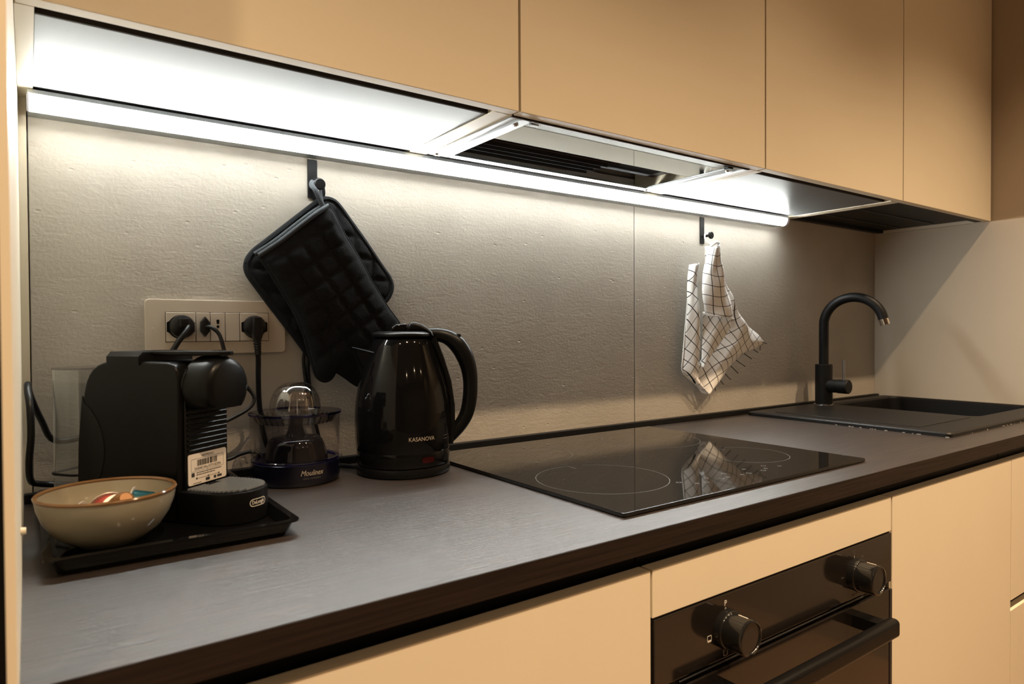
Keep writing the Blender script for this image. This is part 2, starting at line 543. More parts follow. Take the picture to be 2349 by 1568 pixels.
# downlights with their own light; the far row is added as fill
for i, (sx, sy) in enumerate(SPOTS):
    near = sy > -2
    t = thing('ceiling_downlight', 'round recessed warm downlight in the ceiling row nearest the wall cabinets' if near else 'added warm fill lamp built as a round downlight farther into the room', 'downlight', (sx, sy, CEIL - 0.012), 0, 'ceiling downlights near the cabinets' if near else 'added fill lamps farther into the room')
    build('ring', MB().lathe([(0.032, 0.011), (0.045, 0.011), (0.045, 0.004), (0.036, 0.0), (0.032, 0.004), (0.032, 0.011)], 32), 'steel', t)
    build('lens', MB().lathe([(0, 0.006), (0.031, 0.006), (0.031, 0.009), (0, 0.009)], 24), 'lamp', t)
    ld = bpy.data.lights.new('downlight_lamp', 'SPOT')
    ld.energy = (SPOT_W * (1.35 if sx > 1.3 else 1.0)) if near else FAR_FILL_W; ld.color = SPOT_COL; ld.spot_size = math.radians(97 if near else 140); ld.spot_blend = 1.0; ld.shadow_soft_size = 0.018
    lo = bpy.data.objects.new('downlight_lamp', ld)
    COL.objects.link(lo); lo.parent = t; lo.location = (0, 0, -0.004)

# ================================================================== tall side panel (left)
t = thing('tall_side_panel', 'tall cream side panel closing the worktop run beside the coffee machine', 'panel', (XL, 0, FL))
build('panel_board', MB().box(-0.005, 0.0, -0.665, 0.010, 0.0, 2.3), 'cream', t, smooth=False)
build('dark_gap_body', MB().box(-0.020, -0.0055, -0.655, 0.010, 0.0, 2.3), 'black', t, smooth=False)  # black body put in to stand for the dark gap beside the panel
build('shelf_pin', MB().lathe([(0, 0.004), (0.003, 0.004), (0.0035, 0.0), (0.0035, -0.001)], 12, (0.0, -0.42, T + 0.06), 'x'), 'cream', t)

# ================================================================== worktop
SX0, SX1, SY0, SY1 = 1.360, 1.752, -0.458, -0.068      # sink bowl opening
D = 0.6085
wt = MB()
for (a, b, c, d) in ((XL, SX0 - 0.012, -D, 0.0), (SX1 + 0.012, XR, -D, 0.0), (SX0 - 0.012, SX1 + 0.012, -D, SY0 - 0.012), (SX0 - 0.012, SX1 + 0.012, SY1 + 0.012, 0.0)):
    wt.box(a, b, c, d, -0.0265, 0.0)
bm = bmesh.new()
me = bpy.data.meshes.new('tmp'); me.from_pydata(wt.v, [], wt.f); bm.from_mesh(me)
wm = MB(); wm.frombm(bm)
wk = build('worktop', wm, 'wenge', smooth=False)
tag(wk, 'long dark wenge wood worktop running from side panel to right wall', 'worktop')
tag(build('worktop_upstand', MB().box(XL, XR, -0.016, -0.0002, 0.0002, 0.013, 0.002, 2), 'black'), 'thin black upstand strip along the foot of the concrete backsplash', 'upstand')
build('front_edge_shade', MB().box(XL, XR, -D - 0.001, -D, -0.0265, -0.0004), 'wengeshade', wk, smooth=False)  # worktop laminate again, with the front's shade put into its colour

# ================================================================== base units
YF = -0.6005
ZD = -0.052
def base_body(t, x0, x1):
    build('carcass', MB().box(x0 + 0.001, x1 - 0.001, YF + 0.022, -0.002, FL + 0.10, -0.062), 'cream', t, smooth=False)
    build('grip_profile', MB().box(x0 + 0.001, x1 - 0.001, YF + 0.026, YF + 0.040, -0.062, -0.0267), 'black', t, smooth=False)
    build('plinth', MB().box(x0 + 0.001, x1 - 0.001, YF + 0.06, YF + 0.078, FL, FL + 0.10), 'black', t, smooth=False)

t = thing('base_cabinet', 'cream base cabinet with one plain door left of the oven', 'cabinet')
base_body(t, XL, 0.0)
build('door', MB().box(XL + 0.0015, -0.0005, YF, YF + 0.019, FL + 0.10, ZD, 0.0012, 2), 'cream', t)

t = thing('oven_housing', 'cream oven housing unit with a narrow filler strip above the oven', 'cabinet')
build('grip_profile', MB().box(0.001, 0.596, YF + 0.026, YF + 0.040, -0.062, -0.0267), 'black', t, smooth=False)
build('filler_strip', MB().box(0.0025, 0.5945, YF, YF + 0.019, -0.1105, ZD, 0.0012, 2), 'cream', t)
build('side_board', MB().box(0.0005, 0.0035, YF + 0.022, -0.01, FL + 0.1, -0.0635), 'cream', t, smooth=False)
build('side_board', MB().box(0.5935, 0.5965, YF + 0.003, -0.01, FL + 0.1, -0.0635), 'cream', t, smooth=False)
build('shelf', MB().box(0.0035, 0.5935, YF + 0.022, -0.01, -0.1035, -0.0875), 'cream', t, smooth=False)
build('bottom_drawer_front', MB().box(0.0025, 0.5945, YF, YF + 0.019, FL + 0.10, FL + 0.195, 0.0012, 2), 'cream', t)
build('plinth', MB().box(0.001, 0.596, YF + 0.06, YF + 0.078, FL, FL + 0.10), 'black', t, smooth=False)

t = thing('tall_door_unit', 'cream base unit with one full height handleless door between oven and drawers', 'cabinet')
base_body(t, 0.597, 1.140)
build('door', MB().box(0.5985, 1.1388, YF, YF + 0.019, FL + 0.10, ZD, 0.0012, 2), 'cream', t)

t = thing('drawer_unit', 'cream drawer unit under the sink with a dark grip groove between its fronts', 'cabinet')
build('side_board', MB().box(1.142, 1.158, YF + 0.022, -0.002, FL + 0.10, -0.062), 'cream', t, smooth=False)
build('side_board', MB().box(XR - 0.017, XR - 0.001, YF + 0.022, -0.002, FL + 0.10, -0.062), 'cream', t, smooth=False)
build('bottom_board', MB().box(1.158, XR - 0.017, YF + 0.022, -0.002, FL + 0.10, FL + 0.118), 'cream', t, smooth=False)
build('grip_profile', MB().box(1.142, XR - 0.001, YF + 0.026, YF + 0.040, -0.062, -0.0267), 'black', t, smooth=False)
build('plinth', MB().box(1.142, XR - 0.001, YF + 0.06, YF + 0.078, FL, FL + 0.10), 'black', t, smooth=False)
build('drawer_front', MB().box(1.1412, XR - 0.003, YF, YF + 0.019, -0.362, ZD, 0.0012, 2), 'cream', t)
build('grip_groove', MB().box(1.1412, XR - 0.003, YF + 0.0205, YF + 0.0215, -0.40, -0.355), 'black', t, smooth=False)
build('drawer_front', MB().box(1.1412, XR - 0.003, YF, YF + 0.019, FL + 0.10, -0.384, 0.0012, 2), 'cream', t)

# ================================================================== oven
t = thing('built_in_oven', 'black built-in oven with two round knobs and a bar handle', 'oven')
YO = YF - 0.002
build('cavity_body', MB().box(0.006, 0.591, YF + 0.024, -0.05, FL + 0.21, -0.114), 'black', t, smooth=False)
cp = build('control_panel', MB().box(0.004, 0.592, YO, YO + 0.022, -0.196, -0.1125, 0.0015, 2), 'ovglass', t)
build('vent_slot', MB().box(0.0045, 0.5915, YO + 0.006, YO + 0.02, -0.2065, -0.1965), 'black', t, smooth=False)
build('vent_rail', MB().box(0.05, 0.50, YO + 0.001, YO + 0.006, -0.2025, -0.1995, 0.001, 1), 'filter', t)
dr = build('oven_door', MB().box(0.004, 0.592, YO, YO + 0.022, FL + 0.20, -0.208, 0.0015, 2), 'ovglass', t)
build('door_frame', MB().box(0.5845, 0.592, YO - 0.001, YO, FL + 0.20, -0.2085), 'filter', dr, smooth=False)
build('door_frame', MB().box(0.004, 0.0115, YO - 0.001, YO, FL + 0.20, -0.2085), 'filter', dr, smooth=False)
HZ = -0.231
hd = build('handle', MB().prism(rrect(YO - 0.056, YO - 0.037, HZ - 0.017, HZ + 0.012, 0.0075, 5), 'x', 0.098, 0.500, 0.003, 2), 'blackpl', t)
for a, b in ((0.110, 0.136), (0.462, 0.488)):
    build('handle_bracket', MB().box(a, b, YO - 0.042, YO + 0.001, HZ - 0.010, HZ + 0.010, 0.002, 2), 'blackpl', hd)
for kx in (0.139, 0.468):
    kz = -0.1565
    k = build('knob', MB().lathe([(0.0, 0.0), (0.0255, 0.0), (0.0258, 0.010), (0.0248, 0.0115), (0.0235, 0.0118), (0.0235, 0.0355), (0.0225, 0.0385), (0.0200, 0.0395), (0.0195, 0.0380), (0.0190, 0.0375), (0, 0.0375)], 56, (kx, YO, kz), '-y'), 'knob', t)
    build('knob_pointer', MB().box(kx - 0.0006, kx + 0.0006, YO - 0.034, YO - 0.020, kz + 0.0232, kz + 0.0242), 'print', k, smooth=False)
def panel_text(s, size, x, z, parent, y=YO, mat='dimprint', rot=0.0, shear=0.0):
    mb = text(s, size, 0.0001, shear)
    ca, sa = math.cos(rot), math.sin(rot)
    mb.move(lambda p: Vector((x + p.x * ca - p.y * sa, y - 0.0001 - p.z, z + p.x * sa + p.y * ca)))
    return build('lettering', mb, mat, parent, smooth=False, recalc=False)
panel_text('P', 0.0105, 0.139, -0.124, cp, mat='print')
panel_text('o', 0.006, 0.139, -0.1305, cp, mat='print')
panel_text('\u00b0C', 0.0095, 0.466, -0.1225, cp)
panel_text('I', 0.0055, 0.468, -0.1295, cp, mat='print')
panel_text('50', 0.0065, 0.4935, -0.1335, cp, rot=math.radians(-35))
panel_text('max', 0.0045, 0.432, -0.155, cp)
panel_text('250', 0.006, 0.443, -0.1835, cp, rot=math.radians(-15))
panel_text('200 150', 0.006, 0.470, -0.189, cp, rot=math.radians(8))
def frame_mark(x, z, s, parent, fill=False):
    mb = MB()
    e = 0.0006
    mb.box(x - s, x + s, YO - 0.0002, YO, z - s, z - s + (e if not fill else e * 4))
    mb.box(x - s, x + s, YO - 0.0002, YO, z + s - e, z + s)
    mb.box(x - s, x - s + e, YO - 0.0002, YO, z - s, z + s)
    mb.box(x + s - e, x + s, YO - 0.0002, YO, z - s, z + s)
    build('symbol', mb, 'print', parent, smooth=False)
frame_mark(0.106, -0.162, 0.0042, cp, True)
frame_mark(0.139, -0.1885, 0.0042, cp)

# ================================================================== hob
t = thing('ceramic_hob', 'flat black glass hob set in the worktop above the oven', 'hob', (0, 0, 0))
HX0, HX1, HY0, HY1 = 0.0, 0.598, -0.556, -0.043
hp = build('glass_plate', MB().prism(rrect(HX0, HX1, HY0, HY1, 0.004, 3), 'z', 0.0012, 0.0065, 0.0012, 2), 'obglass', t)
build('seal', MB().box(HX0 + 0.004, HX1 - 0.004, HY0 + 0.004, HY1 - 0.004, 0.0, 0.0012), 'black', t, smooth=False)
def ring(cx, cy, r, a0, a1, wd=0.00045, n=64):
    mb = MB(); vs = []; fs = []
    for i in range(n + 1):
        a = math.radians(a0 + (a1 - a0) * i / n)
        for rr in (r - wd, r + wd):
            vs.append((cx + rr * math.cos(a), cy + rr * math.sin(a), 0.00662))
    for i in range(n):
        fs.append((2 * i, 2 * i + 1, 2 * i + 3, 2 * i + 2))
    mb.add(vs, fs)
    # tick at the end of the arc
    a = math.radians(a0)
    d = Vector((math.cos(a), math.sin(a)))
    p = Vector((cx, cy)) + d * r; q = Vector((cx, cy)) + d * (r - 0.025); nrm = Vector((-d.y, d.x)) * wd
    mb.add([(*(p + nrm), 0.00662), (*(p - nrm), 0.00662), (*(q - nrm), 0.00662), (*(q + nrm), 0.00662)], [(0, 1, 2, 3)])
    build('zone_ring', mb, 'dimprint', hp, smooth=False)
ring(0.118, -0.392, 0.102, 80, 425)
ring(0.152, -0.165, 0.078, 60, 400)
ring(0.462, -0.405, 0.076, 80, 425)
ring(0.452, -0.185, 0.100, 70, 410)
rk = random.Random(8)
for i in range(14):
    px = 0.19 + 0.0175 * i + rk.uniform(-0.003, 0.003)
    py = -0.505 + (0.018 if i % 3 == 0 else 0.0) + rk.uniform(-0.004, 0.004)
    s = 0.0042
    mb = MB()
    if i % 2:
        mb.add([(px - s, py - 0.0006, 0.00662), (px + s, py - 0.0006, 0.00662), (px + s, py + 0.0006, 0.00662), (px - s, py + 0.0006, 0.00662)], [(0, 1, 2, 3)])
        mb.add([(px - 0.0006, py - s, 0.00662), (px + 0.0006, py - s, 0.00662), (px + 0.0006, py + s, 0.00662), (px - 0.0006, py + s, 0.00662)], [(0, 1, 2, 3)])
    else:
        n = 16; vs = []; fs = []
        for k in range(n):
            a = 2 * PI * k / n
            vs += [(px + s * math.cos(a), py + s * math.sin(a), 0.00662), (px + (s - 0.001) * math.cos(a), py + (s - 0.001) * math.sin(a), 0.00662)]
        fs = [(2 * k, 2 * ((k + 1) % n), 2 * ((k + 1) % n) + 1, 2 * k + 1) for k in range(n)]
        mb.add(vs, fs)
    build('touch_key', mb, 'dimprint', hp, smooth=False)

# ================================================================== sink and tap
t = thing('granite_sink', 'black granite composite sink with a ribless drainer board', 'sink', (0, 0, 0))
S0, S1, S2, S3 = 1.004, 1.768, -0.534, -0.030
def ringpts(x0, x1, y0, y1, r, z):
    return [(x, y, z) for x, y in rrect(x0, x1, y0, y1, r, 6)]
bm = MB()
lay = [ringpts(S0, S1, S2, S3, 0.012, 0.0), ringpts(S0, S1, S2, S3, 0.012, 0.007), ringpts(S0 + 0.003, S1 - 0.003, S2 + 0.003, S3 - 0.003, 0.011, 0.010),
       ringpts(SX0, SX1, SY0, SY1, 0.03, 0.010), ringpts(SX0 + 0.004, SX1 - 0.004, SY0 + 0.004, SY1 - 0.004, 0.028, 0.005),
       ringpts(SX0 + 0.012, SX1 - 0.012, SY0 + 0.012, SY1 - 0.012, 0.03, -0.16), ringpts(SX0 + 0.03, SX1 - 0.03, SY0 + 0.03, SY1 - 0.03, 0.03, -0.18)]
n = len(lay[0]); vs = [p for l in lay for p in l]; fs = []
for i in range(len(lay) - 1):
    for k in range(n):
        j = (k + 1) % n
        fs.append((i * n + k, i * n + j, (i + 1) * n + j, (i + 1) * n + k))
fs.append(tuple((len(lay) - 1) * n + k for k in range(n)))
bm.add(vs, fs)
build('sink_body', bm, 'granite', t, angle=30)
# raised bowl edge on the drainer side and a step in the front rim
build('drainer_step', MB().box(SX0 - 0.31, SX0 - 0.03, SY0 + 0.005, SY1 - 0.02, 0.0100, 0.0112, 0.0005, 1), 'granite', t)
build('drain', MB().lathe([(0, -0.1785), (0.04, -0.1785), (0.045, -0.1795)], 32, ((SX0 + SX1) / 2, (SY0 + SY1) / 2, 0)), 'chrome', t)
sl = MB()
rs = random.Random(3)
for k in range(26):
    x = 1.0 + 0.0; y = S2 + rs.random() * 0.25
    w_ = 0.002 + rs.random() * 0.006
    if k < 14: sl.box(S0 - 0.0012, S0 + 0.0005, y, y + w_, 0.0, 0.0015)
    else:
        xx = S0 + rs.random() * 0.5
        sl.box(xx, xx + w_, S2 - 0.0012, S2 + 0.0005, 0.0, 0.0015)
build('sealant_crumbs', sl, 'silicone', t, smooth=False, kind='stuff')

FXB, FYB = 1.322, -0.072
fd = math.atan2(-0.96, 0.28)
t = thing('kitchen_tap', 'matte black gooseneck tap with a steel pin lever behind the sink', 'tap', (FXB, FYB, 0.010), fd)
build('base_ring', MB().lathe([(0, 0), (0.027, 0), (0.027, 0.003), (0.024, 0.005), (0, 0.005)], 32), 'chrome', t)
build('body', MB().lathe([(0, 0.004), (0.0235, 0.004), (0.0240, 0.006), (0.0240, 0.119), (0.0232, 0.121), (0, 0.121)], 40), 'black', t)
R = 0.079
pth = [(0, 0, 0.115), (0, 0, 0.17), (0, 0, 0.238)]
for k in range(1, 15):
    a = PI - math.radians(180 * k / 14 * 0.94)
    pth.append((R + R * math.cos(a), 0, 0.238 + R * math.sin(a)))
sp = build('spout', MB().tube(pth, 0.0135, 20, 3), 'black', t)
e = Vector(pth[-1]); d_ = (Vector(pth[-1]) - Vector(pth[-2])).normalized()
build('aerator', MB().tube([e - d_ * 0.002, e + d_ * 0.017], 0.0132, 20, 1), 'chrome', sp)
# lever cartridge pointing to the room (-y in the world)
la = -PI / 2 - fd
ld_ = Vector((math.cos(la), math.sin(la), 0))
c0 = Vector((0, 0, 0.058))
hub = build('lever_hub', MB().tube([c0 + ld_ * 0.015, c0 + ld_ * 0.042], 0.0195, 28, 1), 'black', t)
build('lever_collar', MB().tube([c0 + ld_ * 0.042, c0 + ld_ * 0.0445], 0.0185, 28, 1), 'black', hub)
cap = build('lever_cap', MB().tube([c0 + ld_ * 0.0445, c0 + ld_ * 0.074, c0 + ld_ * 0.076], [0.0205, 0.0205, 0.0185], 28, 1), 'black', t)
build('lever_pin', MB().tube([c0 + ld_ * 0.060 + Vector((0, 0, 0.015)), c0 + ld_ * 0.060 + Vector((0, 0, 0.078))], 0.0038, 12, 1), 'steel', cap)

# ================================================================== upper cabinets
H = 0.5595
YU = -0.344
ZT = H + 0.72
def upper(name, label, x0, x1, underside=True, sl=0.018, sr=0.018):
    t = thing(name, label, 'cabinet', (0, 0, 0))
    build('door', MB().box(x0 + 0.0015, x1 - 0.0015, YU, YU + 0.020, H, ZT, 0.001, 2), 'cream', t)
    build('side_board', MB().box(x0 + 0.0005, x0 + sl, YU + 0.0215, -0.001, H, ZT), 'cream', t, smooth=False)
    build('side_board', MB().box(x1 - sr, x1 - 0.0005, YU + 0.0215, -0.001, H, ZT), 'cream', t, smooth=False)
    build('top_board', MB().box(x0 + sl, x1 - sr, YU + 0.0215, -0.001, ZT - 0.018, ZT), 'cream', t, smooth=False)
    build('front_rail', MB().box(x0 + sl, x1 - sr, YU + 0.0215, -0.20, H + 0.022, H + 0.026), 'black', t, smooth=False)
    if underside:
        build('slot_shade_strip', MB().box(x0 + sl, x1 - sr, YU + 0.0375, YU + 0.0395, H + 0.0012, H + 0.0215), 'umber', t, smooth=False)  # dark strip added so the slot behind the door looks shaded
        build('bottom_board', MB().box(x0 + sl, x1 - sr, YU + 0.040, -0.056, H + 0.001, H + 0.019, 0.0006, 1), 'under', t)
        build('rear_rail', MB().box(x0 + sl, x1 - sr, -0.056, -0.001, H + 0.004, H + 0.019), 'alu', t, smooth=False)
    return t
upper('wall_cabinet', 'cream wall cabinet beside the tall side panel, above the sockets', XL, -0.0005, True, 0.017, 0.032)
upper('wall_cabinet', 'cream wall cabinet holding the extractor hood above the hob', 0.0005, 0.6175, False, 0.0008, 0.0175)
upper('wall_cabinet', 'cream wall cabinet above the checked tea towel', 0.6185, 1.2095)
c4 = upper('wall_cabinet', 'cream wall cabinet with a dark open underside above the sink', 1.2105, XR, False, 0.018, 0.004)
build('drainer_tray', MB().box(1.23, XR - 0.005, -0.29, -0.012, H + 0.010, H + 0.014), 'black', c4, smooth=False)
build('tray_frame', MB().box(1.23, XR - 0.005, -0.030, -0.012, H + 0.001, H + 0.010), 'black', c4, smooth=False)
build('tray_frame', MB().box(1.23, XR - 0.005, YU + 0.024, YU + 0.040, H + 0.001, H + 0.012), 'black', c4, smooth=False)
build('tray_bar', MB().box(1.25, XR - 0.04, -0.20, -0.194, H + 0.007, H + 0.010), 'filter', c4, smooth=False)
build('tray_bar', MB().box(1.25, XR - 0.04, -0.10, -0.094, H + 0.007, H + 0.010), 'filter', c4, smooth=False)

# ================================================================== extractor hood
t = thing('extractor_hood', 'built-in steel extractor hood with a polished plate and dark slatted intake', 'hood', (0, 0, 0))
build('housing', MB().box(0.004, 0.597, -0.30, -0.058, H + 0.034, H + 0.30), 'filter', t, smooth=False)
build('slot_shade_strip', MB().box(0.002, 0.598, -0.3205, -0.3190, H - 0.0005, H + 0.0215), 'umber', t, smooth=False)  # shade of the slot behind the hood's door, as a dark strip
sd = build('side_flange', MB().box(0.0015, 0.044, -0.318, -0.060, H - 0.001, H + 0.003, 0.0008, 1), 'steel', t)
build('flange_ridge', MB().box(0.0210, 0.0222, -0.316, -0.062, H - 0.0022, H - 0.001), 'steel', sd, smooth=False)
sd2 = build('side_flange', MB().box(0.555, 0.5985, -0.318, -0.060, H - 0.001, H + 0.003, 0.0008, 1), 'steel', t)
build('flange_ridge', MB().box(0.5780, 0.5792, -0.316, -0.062, H - 0.0022, H - 0.001), 'steel', sd2, smooth=False)
build('rear_flange', MB().box(0.0445, 0.5545, -0.078, -0.060, H - 0.001, H + 0.003, 0.0008, 1), 'steel', t)
build('polished_plate', MB().box(0.0445, 0.5545, -0.288, -0.206, H + 0.001, H + 0.004), 'mirror', t, smooth=False)
build('front_plate', MB().box(0.0445, 0.5545, -0.3150, -0.2885, H + 0.0012, H + 0.004), 'dullsteel', t, smooth=False)
build('front_lip', MB().box(0.0445, 0.5545, -0.3180, -0.3155, H - 0.001, H + 0.004, 0.0006, 1), 'steel', t)
build('intake_well', MB().box(0.0445, 0.5545, -0.205, -0.0785, H + 0.028, H + 0.031), 'hole', t, smooth=False)
build('well_wall', MB().box(0.0445, 0.5545, -0.2058, -0.2050, H + 0.001, H + 0.028), 'hole', t, smooth=False)
build('filter_cassette', MB().box(0.0450, 0.362, -0.180, -0.0800, H + 0.014, H + 0.017), 'filter', t, smooth=False)
for k in range(4):
    y = -0.0885 - 0.0215 * k
    build('slat', MB().box(0.0450, 0.362, y - 0.0011, y + 0.0011, H + 0.006, H + 0.0139), 'slat', t, smooth=False)
build('pull_bar', MB().box(0.0460, 0.364, -0.190, -0.182, H + 0.004, H + 0.012, 0.001, 1), 'bronze', t)
for (x, y) in ((0.031, -0.290), (0.0135, -0.068), (0.566, -0.290), (0.566, -0.068)):
    build('screw', MB().lathe([(0, 0.0), (0.0045, 0.0), (0.0042, -0.0018), (0.002, -0.0026), (0, -0.0026)], 16, (x, y, H - 0.001)), 'chrome', t)
build('latch', MB().box(0.046, 0.062, -0.312, -0.304, H - 0.003, H + 0.0005, 0.001, 1), 'steel', t)
build('latch', MB().box(0.538, 0.554, -0.314, -0.302, H - 0.004, H + 0.0005, 0.001, 1), 'black', t)

# ================================================================== LED strip
t = thing('led_light_bar', 'glowing white LED bar under the wall cabinets along the backsplash', 'light bar', (0, 0, 0))
LX0, LX1 = -0.594, 1.178
build('profile', MB().box(LX0, LX1, -0.0480, -0.0005, 0.5535, H - 0.0005), 'alu', t, smooth=False)
build('rear_channel', MB().box(LX0, LX1, -0.0300, -0.0005, 0.5342, 0.5534), 'alu', t, smooth=False)
pts = [(-0.0302, 0.5337), (-0.0355, 0.5355), (-0.0398, 0.5397), (-0.0425, 0.5455), (-0.0440, 0.5533), (-0.0302, 0.5533)]
build('diffuser', MB().prism(pts, 'x', LX0 + 0.002, LX1), 'led', t, smooth=False)
build('end_cap', MB().prism(pts, 'x', LX1 + 0.0003, LX1 + 0.012, 0.001, 1), 'endcap', t)
build('end_cap', MB().prism(pts, 'x', LX0 - 0.001, LX0 + 0.0018), 'endcap', t)

# ================================================================== wall hooks
def hook(label, x, zk):
    t = thing('wall_hook', label, 'hook', (x, -0.0005, zk), 0, 'black strap hooks on the backsplash')
    build('strap', MB().box(-0.0085, 0.0085, -0.0025, 0.0, -0.020, 0.532 - zk, 0.0006, 1), 'black', t)
    build('peg', MB().tube([(0.004, -0.002, 0), (0.004, -0.026, 0)], 0.0035, 12, 1), 'black', t)
    build('knob', MB().lathe([(0, 0.024), (0.0085, 0.024), (0.0098, 0.0255), (0.0098, 0.028), (0.0085, 0.0295), (0, 0.0295)], 28, (0.004, 0, 0), '-y'), 'black', t)
hook('flat black strap hook holding the black pot holder and mitt', -0.1945, 0.486)
hook('flat black strap hook holding the checked tea towel', 0.850, 0.482)

# ================================================================== quilted pot holder and oven mitt
def offset_inside(P, c, s):
    return [(c[0] + (x - c[0]) * s, c[1] + (z - c[1]) * s) for x, z in P]
def resample(P, n):
    P = [Vector(p) for p in P] + [Vector(P[0])]
    L = [0]
    for a, b in zip(P, P[1:]): L.append(L[-1] + (b - a).length)
    out = []; j = 0
    for i in range(n):
        s = L[-1] * i / n
        while L[j + 1] < s: j += 1
        t_ = (s - L[j]) / max(1e-9, L[j + 1] - L[j])
        out.append(P[j].lerp(P[j + 1], t_))
    for _ in range(2):
        out = [out[i] * 0.5 + (out[i - 1] + out[(i + 1) % n]) * 0.25 for i in range(n)]
    return out
def pillow(outline, c, y, half, quilt, n=150, rings=34, ang=0.0, edge=0.3, qd=0.0022, seed=0):
    """a stuffed, quilted fabric shape around an upright outline"""
    O = resample(outline, n)
    c = Vector(c)
    mb = MB(); vs = []; fs = []
    ca, sa = math.cos(ang), math.sin(ang)
    rows = {}
    for side in (-1, 1):
        for k in range(rings + 1):
            s = 1 - (k / rings) ** 1.0
            if k == 0 and side == 1: continue
            if k == rings:
                rows[(side, k)] = [len(vs)]
            else:
                rows[(side, k)] = list(range(len(vs), len(vs) + n))
            for i in range(n if k < rings else 1):
                p = c + (O[i] - c) * s if k < rings else c
                prof = min(1, (1 - s) / edge)
                th = half * math.sqrt(max(0, 1 - (1 - prof) ** 2))
                u = (p.x * ca + p.y * sa) / quilt; v = (-p.x * sa + p.y * ca) / quilt
                q = min(abs(math.sin(PI * u)), abs(math.sin(PI * v)))
                th -= qd * (1 - min(1, q * 1.6)) * prof
                wob = 0.0020 * math.sin(p.x * 47 + seed) * math.cos(p.y * 39 + seed)
                vs.append((p.x, y + side * th + wob, p.y))
    rows[(1, 0)] = rows[(-1, 0)]
    for side in (-1, 1):
        for k in range(rings):
            A, B = rows[(side, k)], rows[(side, k + 1)]
            for i in range(n):
                j = (i + 1) % n
                if len(B) == 1: fs.append((A[i], A[j], B[0]))
                else: fs.append((A[i], A[j], B[j], B[i]))
    mb.add(vs, fs)
    return mb, O
MITT = [(-0.295, 0.357), (-0.24, 0.401), (-0.179, 0.451), (-0.171, 0.442), (-0.161, 0.424), (-0.149, 0.401), (-0.132, 0.375), (-0.115, 0.35), (-0.101, 0.325), (-0.086, 0.302), (-0.068, 0.275), (-0.048, 0.252), (-0.031, 0.219), (-0.028, 0.184), (-0.047, 0.151), (-0.075, 0.132), (-0.105, 0.131), (-0.132, 0.141), (-0.151, 0.155), (-0.17, 0.168), (-0.171, 0.16), (-0.179, 0.151), (-0.192, 0.149), (-0.204, 0.159), (-0.211, 0.187), (-0.221, 0.224), (-0.237, 0.265), (-0.256, 0.298), (-0.276, 0.33)]
POT = [(-0.308, 0.346), (-0.304, 0.356), (-0.295, 0.367), (-0.196, 0.452), (-0.186, 0.461), (-0.173, 0.465), (-0.159, 0.462), (-0.145, 0.447), (-0.057, 0.333), (-0.052, 0.319), (-0.055, 0.306), (-0.063, 0.293), (-0.182, 0.193), (-0.196, 0.187), (-0.209, 0.197), (-0.22, 0.213), (-0.302, 0.323), (-0.308, 0.333)]
t = thing('pot_holder', 'black quilted square pot holder hanging behind the oven mitt', 'pot holder', (-0.19, -0.012, 0.45))
mb, O = pillow(POT, (-0.188, 0.325), -0.0125, 0.006, 0.036, ang=math.radians(42 + 45), edge=0.10, qd=0.0028, seed=1)
build('quilted_pad', mb, 'fabric', t, world=True, angle=80)
build('bound_edge', MB().tube([(p.x, -0.0125 + 0.0020 * math.sin(p.x * 47 + 1) * math.cos(p.y * 39 + 1), p.y) for p in O] + [(O[0].x, -0.0125, O[0].y)], 0.0058, 8, 1, caps=False), 'binding', t, world=True)
build('hanging_loop', MB().tube([(-0.190, -0.013, 0.458), (-0.203, -0.014, 0.474), (-0.197, -0.018, 0.4915), (-0.187, -0.018, 0.4925), (-0.181, -0.016, 0.475), (-0.184, -0.013, 0.458)], 0.0042, 8, 6, flat=0.35), 'binding', t, world=True)

t = thing('oven_mitt', 'black quilted oven mitt hanging upside down in front of the pot holder', 'oven mitt', (-0.18, -0.034, 0.44))
mb, O = pillow(MITT, (-0.165, 0.295), -0.0335, 0.0125, 0.034, n=190, rings=40, ang=math.radians(35), edge=0.40, qd=0.0034, seed=4)
build('quilted_shell', mb, 'fabric', t, world=True, angle=80)
cA, cB = Vector(MITT[0]), Vector(MITT[2])
nrm = Vector((-(cB - cA).y, (cB - cA).x)).normalized()
def cuff(off, y, r):
    a = cA + nrm * off; b = cB + nrm * off
    return MB().tube([(a.x, y + 0.005, a.y), (a.x * 0.75 + b.x * 0.25, y, a.y * 0.75 + b.y * 0.25 - 0.002), ((a.x + b.x) / 2, y, (a.y + b.y) / 2 - 0.001), (a.x * 0.2 + b.x * 0.8, y, a.y * 0.2 + b.y * 0.8), (b.x + 0.001, y + 0.005, b.y - 0.002)], r, 10, 8)
build('cuff_binding', cuff(0.0005, -0.040, 0.0042), 'greybind', t, world=True)
build('cuff_binding', cuff(0.0045, -0.0275, 0.0040), 'greybind', t, world=True)
build('seam_binding', MB().tube([(p.x, -0.0335 + 0.0020 * math.sin(p.x * 47 + 4) * math.cos(p.y * 39 + 4), p.y) for p in O] + [(O[0].x, -0.0335, O[0].y)], 0.0024, 8, 1, caps=False), 'binding', t, world=True)
build('hanging_loop', MB().tube([(-0.1885, -0.035, 0.446), (-0.200, -0.034, 0.472), (-0.2045, -0.028, 0.482), (-0.1985, -0.018, 0.4925), (-0.1880, -0.018, 0.491), (-0.187, -0.022, 0.470), (-0.186, -0.030, 0.446)], 0.0046, 8, 6, flat=0.3), 'greybind', t, world=True)

